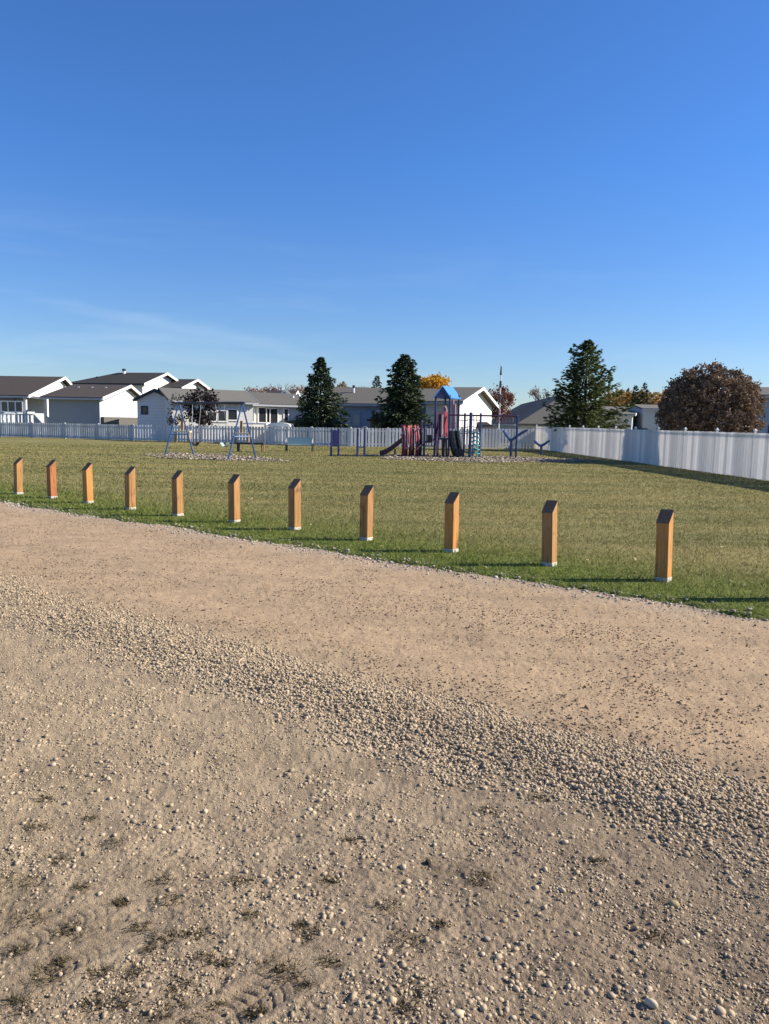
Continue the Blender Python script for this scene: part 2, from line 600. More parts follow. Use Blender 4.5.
def lawn_material(name, blades):
    m = bpy.data.materials.new(name)
    m.use_nodes = True
    t = m.node_tree
    b = t.nodes['Principled BSDF']
    b.inputs['Roughness'].default_value = 0.8
    b.inputs['Specular IOR Level'].default_value = 0.12
    geo = N(t, 'ShaderNodeNewGeometry')
    pos = geo.outputs['Position']
    c, fine = grass_color(t, pos)
    if blades:
        sc = mrange(t, geo.outputs['Random Per Island'], 0, 1, 0.65, 1.45)
        mm = N(t, 'ShaderNodeVectorMath', operation='SCALE')
        t.links.new(c, mm.inputs[0]); t.links.new(sc, mm.inputs['Scale'])
        t.links.new(mm.outputs[0], b.inputs['Base Color'])
        tr = N(t, 'ShaderNodeBsdfTranslucent')
        t.links.new(mm.outputs[0], tr.inputs[0])
        ms = N(t, 'ShaderNodeMixShader'); ms.inputs[0].default_value = 0.3
        t.links.new(b.outputs[0], ms.inputs[1]); t.links.new(tr.outputs[0], ms.inputs[2])
        t.links.new(ms.outputs[0], t.nodes['Material Output'].inputs[0])
    else:
        f2 = noise_n(t, pos, 45, 3, 0.7)
        c = mixc(t, mathn(t, 'MULTIPLY', mrange(t, f2, 0.5, 0.75), 0.6), c, (0.05, 0.052, 0.02))
        t.links.new(c, b.inputs['Base Color'])
        bp = N(t, 'ShaderNodeBump')
        bp.inputs['Strength'].default_value = 0.8
        bp.inputs['Distance'].default_value = 0.05
        t.links.new(mathn(t, 'ADD', fine, f2), bp.inputs['Height'])
        t.links.new(bp.outputs[0], b.inputs['Normal'])
    return m


M['dirt'] = dirt_material()
M['lawn'] = lawn_material('lawn_turf', False)
M['blades'] = lawn_material('grass_blades', True)
M['pebble'] = pmat('grey_beige_pebbles', (0.44, 0.35, 0.24), 0.9, island=0.28, spec=0.25, coord='World', var=0.25, vscale=30)
M['pebble_dark'] = pmat('road_grit', (0.22, 0.158, 0.108), 0.85, island=0.5, spec=0.15)
M['edge_stone'] = pmat('pale_edge_chips', (0.42, 0.37, 0.31), 0.85, island=0.4)
M['chips'] = pmat('pale_wood_chips', (0.25, 0.21, 0.16), 0.85, island=0.55)
M['weed'] = pmat('dry_weeds', (0.09, 0.073, 0.037), 0.85, transl=0.2, island=0.45)

# ------------------------------------------------------------------ ground
POSTS_PX = [(18.6, 495.5), (52.5, 499.5), (88.5, 504.5), (130.5, 511), (178, 517.5), (234.5, 524), (294.5, 531.5), (366, 542), (451, 554), (549, 568), (663, 583.5)]
U2 = Vector((-0.8, 0.6, 0))
V2 = Vector((0.6, 0.8, 0))
EDGE_V = 7.08


def track(x, y, A, B, width, seed):
    """tyre track: a shallow rut with cross bars from A to B"""
    d = (B - A).to_2d(); L = d.length; d.normalize()
    s = (x - A.x) * d.x + (y - A.y) * d.y
    r = -(x - A.x) * d.y + (y - A.y) * d.x
    ins = sst(width * .5, width * .36, np.abs(r)) * sst(-0.02, 0.35, s) * sst(L + .02, L - .4, s)
    wear = sst(0.35, 0.65, fbm(x, y, 4, 3, seed))
    arc = 0.9 * r * r / width + np.sign(r) * (0.014 if width > .13 else 0.0)
    bars = sst(.20, .09, np.abs(((s + arc) / 0.036) % 1.0 - 0.5))
    rib = sst(.010, .005, np.abs(r)) if width > .13 else 0
    h = -0.004 - (0.011 if width < .13 else 0.006) * np.maximum(bars, rib)
    rim = 0.007 * np.exp(-((np.abs(r) - width * .55) / 0.02) ** 2) * sst(-.02, .12, s) * sst(L + .02, L - .15, s)
    return (ins * h + rim) * (0.40 + 0.60 * wear)


def track_in(x, y):
    m = np.zeros_like(x)
    for A, B, w, s in TR:
        d = (B - A).to_2d(); L = d.length; d.normalize()
        q = (x - A.x) * d.x + (y - A.y) * d.y
        r = -(x - A.x) * d.y + (y - A.y) * d.x
        m = np.maximum(m, sst(w * .62, w * .5, np.abs(r)) * sst(-.05, .1, q) * sst(L + .05, L - .1, q))
    return m


TR = [(gp(-60, 978), gp(165, 878), 0.11, 3), (gp(150, 1060), gp(350, 940), 0.15, 5), (gp(-40, 1012), gp(160, 918), 0.10, 8)]


def road_z(x, y, fine=True):
    v = 0.6 * x + 0.8 * y
    u = -0.8 * x + 0.6 * y
    vw = v + 0.22 * (fbm(x, y, 0.7, 2, 40) - 0.5)
    z = 0.026 * np.exp(-((vw - 3.33) / 0.27) ** 2)
    z = z + 0.03 * (fbm(x, y, 0.9, 3, 1) - 0.5)
    yard = sst(4.0, 3.2, v)
    z = z + (0.012 + 0.016 * yard) * (fbm(x, y, 5.0, 4, 9) - 0.5)
    z = z + (0.010 + 0.002 * yard) * (fbm(x, y, 22.0, 3, 19, 0.6) - 0.5) * (1 - .75 * track_in(x, y))
    if fine:
        z = z + (0.006 + 0.003 * yard) * (fbm(x, y, 70.0, 2, 29, 0.6) - 0.5) * (1 - .8 * track_in(x, y))
        for A, B, w, s in TR:
            z = z + track(x, y, A, B, w, s)
    # shallow wheel paths of the road
    z = z - 0.02 * np.exp(-((v - 4.7) / 0.4) ** 2) - 0.02 * np.exp(-((v - 6.2) / 0.4) ** 2)
    return z


def lawn_z(x, y):
    v = 0.6 * x + 0.8 * y
    e = EDGE_V + 0.30 * (fbm(x, y, 1.6, 3, 51) - 0.5) + 0.22 * (fbm(x, y, 7, 3, 57) - .5)
    return -0.09 + 0.12 * sst(e - 0.16, e + 0.10, v) + 0.02 * (fbm(x, y, 0.5, 3, 61) - 0.5) * sst(7, 9, v)


def polar_grid(r0, r1, step, az0, az1, daz, rfine=0):
    if rfine:
        n1 = int(math.log(rfine / r0) / math.log(1 + step * .30)); n2 = int(math.log(r1 / rfine) / math.log(1 + step)) + 1
        rr = np.concatenate([r0 * (rfine / r0) ** (np.arange(n1) / n1), rfine * (r1 / rfine) ** (np.arange(n2) / (n2 - 1))])
    else:
        n1 = int(math.log(r1 / r0) / math.log(1 + step)) + 1
        rr = r0 * (r1 / r0) ** (np.arange(n1) / (n1 - 1))
    nr = len(rr)
    na = int((az1 - az0) / daz) + 1
    aa = np.radians(np.linspace(az0, az1, na))
    Rr, Aa = np.meshgrid(rr, aa, indexing='ij')
    x = Rr * np.sin(Aa); y = Rr * np.cos(Aa)
    i = np.arange(nr * na).reshape(nr, na)
    Fq = np.stack([i[:-1, :-1], i[:-1, 1:], i[1:, 1:], i[1:, :-1]], -1).reshape(-1, 4)
    return x.ravel(), y.ravel(), Fq


def compact(V, Fq):
    used = np.zeros(len(V), bool); used[Fq.ravel()] = True
    mp_ = np.cumsum(used) - 1
    return V[used], mp_[Fq]


x, y, Fq = polar_grid(1.1, 45.0, 0.0064, -56, 46, 0.10, rfine=3.0)
z = road_z(x, y)
v = 0.6 * x + 0.8 * y
Fq = Fq[(v[Fq].min(1) < 7.45)]
Vv, Fq = compact(np.stack([x, y, z], 1), Fq)
o = np_mesh('gravel_road', Vv, Fq[:, ::-1], M['dirt'], smooth=True)
tag(o, 'tan gravel road with greyer stony dirt in the foreground', 'road', kind='structure')

x, y, Fq = polar_grid(5.0, 140.0, 0.012, -62, 55, 0.35)
v = 0.6 * x + 0.8 * y
z = lawn_z(x, y)
Fq = Fq[(v[Fq].min(1) > 6.7)]
Vv, Fq = compact(np.stack([x, y, z], 1), Fq)
o = np_mesh('lawn', Vv, Fq[:, ::-1], M['lawn'], smooth=True)
tag(o, 'mown yellow green lawn of the park', 'lawn', kind='structure')

gm = MB(); n = 64
gm.poly([(3000 * math.cos(2 * PI * k / n), 3000 * math.sin(2 * PI * k / n), -0.16) for k in range(n)])
tag(gm.build('ground', pmat('far_ground', (0.13, 0.115, 0.06), 0.95, var=0.3, vscale=0.05, coord='World')), 'flat ground reaching the horizon', 'ground', kind='structure')

# ---- grass blades
def blades(n, rfun, keep, hfun, wk, name, mat, label):
    r = rfun(n)
    a = np.radians(rng.uniform(-38, 36, n))
    x = r * np.sin(a); y = r * np.cos(a)
    k = keep(x, y)
    x, y, r = x[k], y[k], r[k]
    n = len(x)
    h = hfun(x, y, n)
    w = np.maximum(0.0035, wk * r) * rng.uniform(0.7, 1.4, n)
    th = rng.uniform(0, 2 * PI, n)
    dx, dy = np.cos(th) * w, np.sin(th) * w
    lean = rng.uniform(0.2, 1.5, n) * h
    ph = rng.uniform(0, 2 * PI, n)
    z = lawn_z(x, y) - 0.005
    b0 = np.stack([x - dx, y - dy, z], 1)
    b1 = np.stack([x + dx, y + dy, z], 1)
    tp = np.stack([x + np.cos(ph) * lean, y + np.sin(ph) * lean, z + h], 1)
    V = np.concatenate([b0, b1, tp], 0)
    Fc = np.stack([np.arange(n), np.arange(n) + n, np.arange(n) + 2 * n], 1)
    o = np_mesh(name, V, Fc, mat)
    tag(o, label, 'grass', kind='stuff')


def rf(lo, hi, p):
    def f(n):
        q = rng.uniform(0, 1, n)
        return (lo ** p + q * (hi ** p - lo ** p)) ** (1 / p)
    return f


def edge(x, y):
    return EDGE_V + 0.30 * (fbm(x, y, 1.6, 3, 51) - 0.5) + 0.22 * (fbm(x, y, 7, 3, 57) - .5)


vq = lambda x, y: 0.6 * x + 0.8 * y
blades(330000, rf(6.3, 48, 0.25), lambda x, y: vq(x, y) > edge(x, y) + 0.02 - 0.16 * (rng.uniform(0, 1, len(x)) ** 3),
       lambda x, y, n: np.where(vq(x, y) < 9.0, rng.uniform(0.02, 0.062, n), rng.uniform(0.02, 0.05, n)) * (0.65 + 0.7 * fbm(x, y, 2.0, 3, 71)),
       0.00055, 'lawn_grass', M['blades'], 'short grass blades of the lawn')

# fallen leaves on the grass
def litter():
    n = 900
    r = rf(7.0, 34, 0.35)(n); a = np.radians(rng.uniform(-36, 34, n))
    x = r * np.sin(a); y = r * np.cos(a)
    k = (vq(x, y) > edge(x, y) - .1) & (rng.uniform(0, 1, n) < .15 + sst(.45, .65, fbm(x, y, .5, 3, 141)))
    x, y = x[k], y[k]; n = len(x)
    th = rng.uniform(0, 2 * PI, n); s_ = rng.uniform(.012, .026, n)
    c = np.stack([x, y, lawn_z(x, y) + rng.uniform(.02, .045, n)], 1)
    d1 = np.stack([np.cos(th), np.sin(th), rng.normal(0, .4, n)], 1) * s_[:, None]
    d2 = np.stack([-np.sin(th), np.cos(th), rng.normal(0, .4, n)], 1) * s_[:, None] * .7
    V = np.stack([c - d1, c + d2, c + d1, c - d2], 1).reshape(-1, 3)
    o = np_mesh('fallen_leaves', V, np.arange(4 * n).reshape(n, 4), pmat('dry_fallen_leaf', (0.42, 0.32, 0.16), 0.7, island=.5))
    tag(o, 'dry fallen leaves strewn on the grass', 'leaves', kind='stuff')


litter()

# ---- stones
def ico(sub):
    bm = bmesh.new()
    bmesh.ops.create_icosphere(bm, subdivisions=sub, radius=1.0)
    V = np.array([v.co[:] for v in bm.verts]); Fc = np.array([[v.index for v in f.verts] for f in bm.faces])
    bm.free()
    return V, Fc


ICO = {1: ico(1), 2: ico(2)}


def stones(x, y, z, size, sub, name, mat, label, cat, flat=(0.45, 0.85), ang=0.16, smooth=True):
    B, Fb = ICO[sub]
    n = len(x)
    nb = len(B)
    ax = rng.uniform(0.75, 1.3, (n, 1, 1)); ay = rng.uniform(0.55, 1.0, (n, 1, 1)); az = rng.uniform(*flat, (n, 1, 1))
    P = np.repeat(B[None], n, 0)
    # per-stone lumps: a few random half-space dents
    for _ in range(3):
        d = rng.normal(size=(n, 1, 3)); d /= np.linalg.norm(d, axis=2, keepdims=True)
        P = P * (1 + ang * np.sum(P * d, 2, keepdims=True) * rng.uniform(-1, 1, (n, 1, 1)))
    P = P * np.concatenate([ax, ay, az], 2)
    th = rng.uniform(0, 2 * PI, n); c, s = np.cos(th), np.sin(th)
    tl = rng.normal(0, 0.35, n); ct, st = np.cos(tl), np.sin(tl)
    X = P[:, :, 0]; Y = P[:, :, 1] * ct[:, None] - P[:, :, 2] * st[:, None]; Z = P[:, :, 1] * st[:, None] + P[:, :, 2] * ct[:, None]
    X2 = X * c[:, None] - Y * s[:, None]; Y2 = X * s[:, None] + Y * c[:, None]
    q = size[:, None]
    V = np.stack([X2 * q + x[:, None], Y2 * q + y[:, None], Z * q + z[:, None]], 2).reshape(-1, 3)
    Fc = (Fb[None] + (np.arange(n) * nb)[:, None, None]).reshape(-1, 3)
    o = np_mesh(name, V, Fc, mat, smooth=smooth)
    return tag(o, label, cat, kind='stuff')


def samp_uv(n, u0, u1, v0, v1):
    u = rng.uniform(u0, u1, n); v = rng.uniform(v0, v1, n)
    return -0.8 * u + 0.6 * v, 0.6 * u + 0.8 * v


def inview(x, y, m=4.0):
    a = np.degrees(np.arctan2(x, y))
    return (a > -29.5 - m) & (a < 29.5 + m) & (y > 1.5)


# windrow: a dense ridge of round pebbles
X, Y, Z, S = [], [], [], []
for layer in range(2):
    n = 230000
    x, y = samp_uv(n, -3.2, 11.0, 2.6, 4.3)
    v = 0.6 * x + 0.8 * y; u = -0.8 * x + 0.6 * y
    c = 3.33 + 0.22 * (fbm(x, y, 0.7, 2, 40) - 0.5)
    wid = 0.165 + 0.012 * np.clip(u, 0, 9) + 0.10 * (fbm(x, y, 2.2, 3, 81) - .4)
    dens = sst(1.9, 0.75, np.abs(v - c) / np.maximum(wid, .1) / (1.35 if layer == 0 else 0.9))
    dens *= 1 - 0.62 * sst(2.5, 6.5, u) * (0.6 + .8 * fbm(x, y, 1.7, 3, 85))
    k = (rng.uniform(0, 1, n) < dens * (0.72 if layer == 0 else 0.26) * (0.45 + 0.75 * sst(.36, .56, fbm(x, y, 3.2, 3, 87)))) & inview(x, y)
    x, y = x[k], y[k]
    s = np.clip(rng.lognormal(math.log(0.0070), 0.26, len(x)), 0.0035, 0.0125)
    X.append(x); Y.append(y); S.append(s)
    Z.append(road_z(x, y, False) + s * 0.22 + layer * 0.008)
X, Y, Z, S = map(np.concatenate, (X, Y, Z, S))
near = np.hypot(X, Y) < 5.2
stones(X, Y, Z, S, 2, 'pebble_ridge', M['pebble'], 'ridge of round grey beige pebbles along the road', 'pebbles')

# scattered stones of the yard
n = 150000
r = rf(1.7, 16, 0.8)(n); a = np.radians(rng.uniform(-34, 34, n))
x = r * np.sin(a); y = r * np.cos(a)
v = vq(x, y)
cl = fbm(x, y, 1.5, 4, 91)
dens = sst(0.47, 0.64, cl) * (0.3 + 1.2 * sst(.42, .62, fbm(x, y, 6.0, 3, 95))) + 0.035
dens = dens + 0.28 * sst(-0.3, -2.2, x) * sst(0.38, 0.6, fbm(x, y, 2.5, 3, 93))
dens = dens + 0.45 * sst(1.6, 4.2, -0.8 * x + 0.6 * y)
k = (v < 3.5) & (rng.uniform(0, 1, n) < dens * 0.50) & ((track_in(x, y) < .4) | (rng.uniform(0, 1, n) < .12))
x, y = x[k], y[k]
s = np.clip(rng.lognormal(math.log(0.0046), 0.48, len(x)), 0.002, 0.0155)
stones(x, y, road_z(x, y, False) + s * 0.06, s, 1, 'scattered_pebbles', M['pebble'], 'loose small stones scattered over the stony dirt', 'pebbles', ang=0.32, flat=(.32, .7))

# small heaps of bigger stones pressed into the yard
cx_, cy_, cs_ = [], [], []
for _ in range(95):
    r_ = float(rf(1.9, 7.5, 0.8)(1)[0]); a_ = math.radians(rng.uniform(-30, 30))
    x0, y0 = r_ * math.sin(a_), r_ * math.cos(a_)
    if 0.6 * x0 + 0.8 * y0 > 3.0 or track_in(np.array([x0]), np.array([y0]))[0] > .1: continue
    m = int(rng.integers(4, 34)); sp = rng.uniform(.03, .10)
    cx_.append(x0 + rng.normal(0, sp * 1.3, m)); cy_.append(y0 + rng.normal(0, sp * .8, m)); cs_.append(np.clip(rng.lognormal(math.log(.0064), .38, m), .003, .014))
x, y, s = map(np.concatenate, (cx_, cy_, cs_))
stones(x, y, road_z(x, y, False) + s * 0.02, s, 2, 'stone_heaps', M['pebble'], 'small heaps of bigger stones pressed into the stony dirt', 'pebbles', ang=0.34, flat=(.4, .8))

# finer gravel of the yard
n = 420000
r = rf(1.6, 12, 0.7)(n); a = np.radians(rng.uniform(-34, 34, n))
x = r * np.sin(a); y = r * np.cos(a)
v = vq(x, y)
dens = 0.05 + 1.0 * sst(0.45, 0.64, fbm(x, y, 2.1, 4, 131)) * (0.4 + fbm(x, y, 9, 2, 133)) + 0.4 * sst(1.6, 4.2, -0.8 * x + 0.6 * y)
k = (v < 3.3) & (rng.uniform(0, 1, n) < dens * 0.42) & ((track_in(x, y) < .4) | (rng.uniform(0, 1, n) < .15))
x, y = x[k], y[k]
s = np.clip(rng.lognormal(math.log(0.0029), 0.42, len(x)), 0.0013, 0.008)
stones(x, y, road_z(x, y, False) + s * 0.3, s, 1, 'fine_gravel', M['pebble'], 'fine gravel sprinkled over the stony dirt', 'gravel', ang=0.4, flat=(.35, .75), smooth=False)

# grit on the road
n = 300000
r = rf(3.0, 24, 0.5)(n); a = np.radians(rng.uniform(-34, 34, n))
x = r * np.sin(a); y = r * np.cos(a)
v = vq(x, y)
dens = 0.22 + 0.9 * sst(0.45, 0.66, fbm(x, y, 1.2, 4, 101)) + 0.5 * np.exp(-((v - 3.9) / 0.3) ** 2)
k = (v > 3.4) & (v < 7.1) & (rng.uniform(0, 1, n) < dens * 0.42)
x, y = x[k], y[k]
s = np.clip(rng.lognormal(math.log(0.0042), 0.42, len(x)), 0.0022, 0.011)
stones(x, y, road_z(x, y, False) + s * 0.25, s, 1, 'road_grit', M['pebble_dark'], 'small brown grit and clods lying on the tan road', 'grit', ang=0.45, smooth=False)

# pale chips along the edge of the lawn
n = 70000
x, y = samp_uv(n, -4, 24, 6.6, 7.6)
k = (np.abs(vq(x, y) - edge(x, y) + 0.03) < rng.exponential(0.075, n)) & inview(x, y) & (rng.uniform(0, 1, n) < 0.35 + .6 * fbm(x, y, 1.8, 3, 111))
x, y = x[k], y[k]
s = np.clip(rng.lognormal(math.log(0.0085), 0.45, len(x)), 0.004, 0.026)
stones(x, y, np.maximum(road_z(x, y, False), lawn_z(x, y)) + s * 0.3, s, 1, 'edge_chips', M['edge_stone'], 'pale stone chips along the edge between road and lawn', 'stones', ang=0.4, flat=(.3, .6), smooth=False)

# a few larger stones lying alone
for px, py, sz, colr, lab in [(652, 1007, 0.016, (0.55, 0.47, 0.36), 'pale rounded stone at the bottom right of the dirt'),
                              (428, 862, 0.014, (0.045, 0.035, 0.03), 'dark angular stone lying alone on the dirt below the pebble ridge'),
                              (676, 905, 0.015, (0.42, 0.33, 0.17), 'yellowish stone beside a patch of shade near the right edge'),
                              (53, 767, 0.014, (0.50, 0.42, 0.34), 'pale stone lying alone on the stony dirt at the left edge'),
                              (488, 938, 0.011, (0.36, 0.3, 0.24), 'grey stone among the pebbles, left of the pale bottom stone')]:
    p = gp(px, py)
    zz = float(road_z(np.array([p.x]), np.array([p.y]), False)[0])
    o = stones(np.array([0.0]), np.array([0.0]), np.array([0.0]), np.array([sz]), 2, 'stone', pmat('single_stone', colr, 0.8, var=0.3, vscale=40), lab, 'stone', ang=0.25)
    o.location = (p.x, p.y, zz + sz * 0.45)
    del o['kind']

# dry weed tufts
def tufts():
    pts = []
    spots = [(135, 972), (150, 950), (165, 938), (80, 887), (170, 898), (195, 934), (60, 960), (20, 1005), (300, 925), (310, 932), (215, 1000), (225, 962), (270, 965), (285, 970), (250, 915), (92, 1003),
             (35, 830), (20, 880), (110, 845), (20, 950), (410, 940), (440, 925), (420, 990), (405, 1010), (255, 1010), (120, 900), (45, 800), (185, 1015), (600, 862), (540, 800), (490, 810), (160, 880), (70, 930), (305, 985), (15, 1000), (330, 880), (60, 860), (140, 925), (100, 970), (180, 985), (240, 880), (330, 960), (385, 905), (30, 920), (350, 840), (480, 880), (655, 935), (50, 975), (120, 1000), (205, 960), (160, 1010), (90, 820)]
    B0, B1, T = [], [], []
    for px, py in spots:
        p = gp(px, py)
        rad = random.uniform(0.02, 0.06)
        m = int(60 + 1900 * rad)
        rr = rad * np.sqrt(rng.uniform(0, 1, m)) * rng.uniform(0.6, 1.3, m); aa = rng.uniform(0, 2 * PI, m)
        x = p.x + rr * np.cos(aa) * 1.3; y = p.y + rr * np.sin(aa) * 0.9
        z = road_z(x, y, False) - 0.003
        h = rng.uniform(0.004, 0.020, m)
        ph = rng.uniform(0, 2 * PI, m); ln = rng.uniform(0.4, 1.6, m) * h
        th = rng.uniform(0, 2 * PI, m); w = rng.uniform(0.0014, 0.0030, m)
        B0.append(np.stack([x - np.cos(th) * w, y - np.sin(th) * w, z], 1))
        B1.append(np.stack([x + np.cos(th) * w, y + np.sin(th) * w, z], 1))
        T.append(np.stack([x + np.cos(ph) * ln, y + np.sin(ph) * ln, z + h], 1))
    B0, B1, T = map(np.concatenate, (B0, B1, T))
    n = len(T)
    o = np_mesh('dry_weeds', np.concatenate([B0, B1, T]), np.stack([np.arange(n), np.arange(n) + n, np.arange(n) + 2 * n], 1), M['weed'])
    tag(o, 'dark dry weed tufts in the foreground dirt', 'weeds', kind='stuff')


tufts()

# ------------------------------------------------------------------ bollards
def wood_mat(name, base, dark, knots):
    m = bpy.data.materials.new(name)
    m.use_nodes = True
    t = m.node_tree
    b = t.nodes['Principled BSDF']
    b.inputs['Roughness'].default_value = 0.6
    b.inputs['Specular IOR Level'].default_value = 0.25
    oc = N(t, 'ShaderNodeTexCoord').outputs['Object']
    oi = N(t, 'ShaderNodeObjectInfo')
    off = N(t, 'ShaderNodeVectorMath', operation='ADD')
    cmb = N(t, 'ShaderNodeCombineXYZ')
    r10 = mathn(t, 'MULTIPLY', oi.outputs['Random'], 37.0)
    for i in range(3): t.links.new(r10, cmb.inputs[i])
    t.links.new(oc, off.inputs[0]); t.links.new(cmb.outputs[0], off.inputs[1])
    mpn = N(t, 'ShaderNodeMapping'); mpn.inputs['Scale'].default_value = (16, 16, 1.1)
    t.links.new(off.outputs[0], mpn.inputs[0])
    grain = noise_n(t, mpn.outputs[0], 1.6, 6, 0.6, 1.2)
    mp2 = N(t, 'ShaderNodeMapping'); mp2.inputs['Scale'].default_value = (1, 1, 0.45)
    t.links.new(off.outputs[0], mp2.inputs[0])
    kn = noise_n(t, mp2.outputs[0], 9.0, 3)
    c = mixc(t, mrange(t, grain, 0.35, 0.68), base, dark)
    c = mixc(t, mathn(t, 'MULTIPLY', mrange(t, kn, 0.62, 0.72), knots), c, (0.10, 0.03, 0.012))
    mp3 = N(t, 'ShaderNodeMapping'); mp3.inputs['Scale'].default_value = (60, 60, 1.6)
    t.links.new(off.outputs[0], mp3.inputs[0])
    crack = noise_n(t, mp3.outputs[0], 1.0, 2, 0.5)
    c = mixc(t, mathn(t, 'MULTIPLY', mrange(t, crack, 0.64, 0.70), 0.8), c, (0.06, 0.025, 0.012))
    wear = noise_n(t, off.outputs[0], 5.0, 5, 0.6)
    c = mixc(t, mathn(t, 'MULTIPLY', mrange(t, wear, 0.55, 0.75), 0.35), c, (0.33, 0.24, 0.15))
    t.links.new(c, b.inputs['Base Color'])
    bp = N(t, 'ShaderNodeBump'); bp.inputs['Strength'].default_value = 0.4; bp.inputs['Distance'].default_value = 0.006
    t.links.new(grain, bp.inputs['Height']); t.links.new(bp.outputs[0], b.inputs['Normal'])
    return m


W_OR = wood_mat('orange_stained_wood', (0.44, 0.235, 0.084), (0.28, 0.138, 0.048), 0.6)
W_RED = wood_mat('blotchy_red_stained_wood', (0.46, 0.19, 0.07), (0.27, 0.08, 0.03), 1.0)
W_PALE = wood_mat('pale_honey_stained_wood', (0.54, 0.27, 0.075), (0.39, 0.165, 0.044), 0.6)
END = pmat('dark_weathered_end_grain', (0.24, 0.15, 0.10), 0.8, var=0.4, vscale=30, bump=0.4)
COLLAR = pmat('white_plaster_collar', (0.60, 0.57, 0.51), 0.9, var=0.3, vscale=25, bump=0.4)

row_ang = math.atan2(0.6, -0.8)       # yaw of local +X along the row (towards far left)


def bollard_meshes(mat):
    S_ = 0.130
    H = 0.757
    drop = 0.125
    hs_ = S_ / 2
    m = MB()
    z0 = 0.06
    # local y- faces the road, y+ the field; the top slopes down to the road
    base = [(-hs_, -hs_, z0), (-hs_, hs_, z0), (-hs_, hs_, H), (-hs_, -hs_, H - drop)]
    m.prism(base, (S_, 0, 0))
    t = MB()
    e = 0.003
    nrm = Vector((0, -drop, S_)).normalized()
    a = Vector((-hs_ - e, -hs_ - e, H - drop - 0.002)); bb = Vector((0, S_ + 2 * e, drop * (S_ + 2 * e) / S_))
    t.obox(a, (S_ + 2 * e, 0, 0), bb, nrm * 0.006)
    c = MB().box(0, 0, 0.018, S_ + 0.006, S_ + 0.006, 0.105)
    return m, t, c


post_info = [
    ('orange wooden bollard with slanted top, leftmost of the row in the photo', W_OR, 0.0),
    ('blotchy reddish wooden bollard with slanted top, second from the left', W_RED, 0.5),
    ('pale honey wooden bollard with slanted top, third from the left end of the row', W_PALE, 0.0),
    ('orange brown wooden bollard with slanted top, fourth from the left end of the row', W_OR, 0.3),
    ('orange wooden bollard, fifth from the left, below the left legs of the swing set', W_OR, 0.2),
    ('orange wooden bollard, sixth from the left, below the right legs of the swing set', W_OR, -0.3),
    ('orange brown wooden bollard with slanted top, exact middle of the visible row of eleven', W_OR, -0.4),
    ('orange wooden bollard, eighth from the left, just left below the red slide', W_OR, -0.8),
    ('pale honey wooden bollard with a wavy edge, third from the right in the photo', W_PALE, -1.6),
    ('orange brown wooden bollard with slanted top, second from the right in the photo', W_OR, -1.9),
    ('brown wooden bollard with a knot and a pale edge, nearest and rightmost of the row', W_PALE, -2.4),
    ('wooden bollard past the right edge of the photo at the near end of the row', W_OR, 0.0),
]
spots = [gp(*p) for p in POSTS_PX]
p12 = spots[10] + (spots[10] - spots[9]) * 1.02
spots.append(Vector((p12.x, p12.y, 0)))
for (lab, mt, lean), p in zip(post_info, spots):
    rt = empty('wooden_bollard', (p.x, p.y, 0.0), row_ang + PI + random.uniform(-0.04, 0.04), label=lab, cat='bollard', group='wooden bollards along the gravel road')
    rt.rotation_euler[1] = math.radians(lean + random.uniform(-.7, .7))
    rt.rotation_euler[0] = math.radians(random.uniform(-1.2, 1.2))
    m, t, c = bollard_meshes(mt)
    m.build('post', mt, rt, bevel=0.006)
    t.build('top_face', END, rt)
    c.build('base_collar', COLLAR, rt, bevel=0.006)

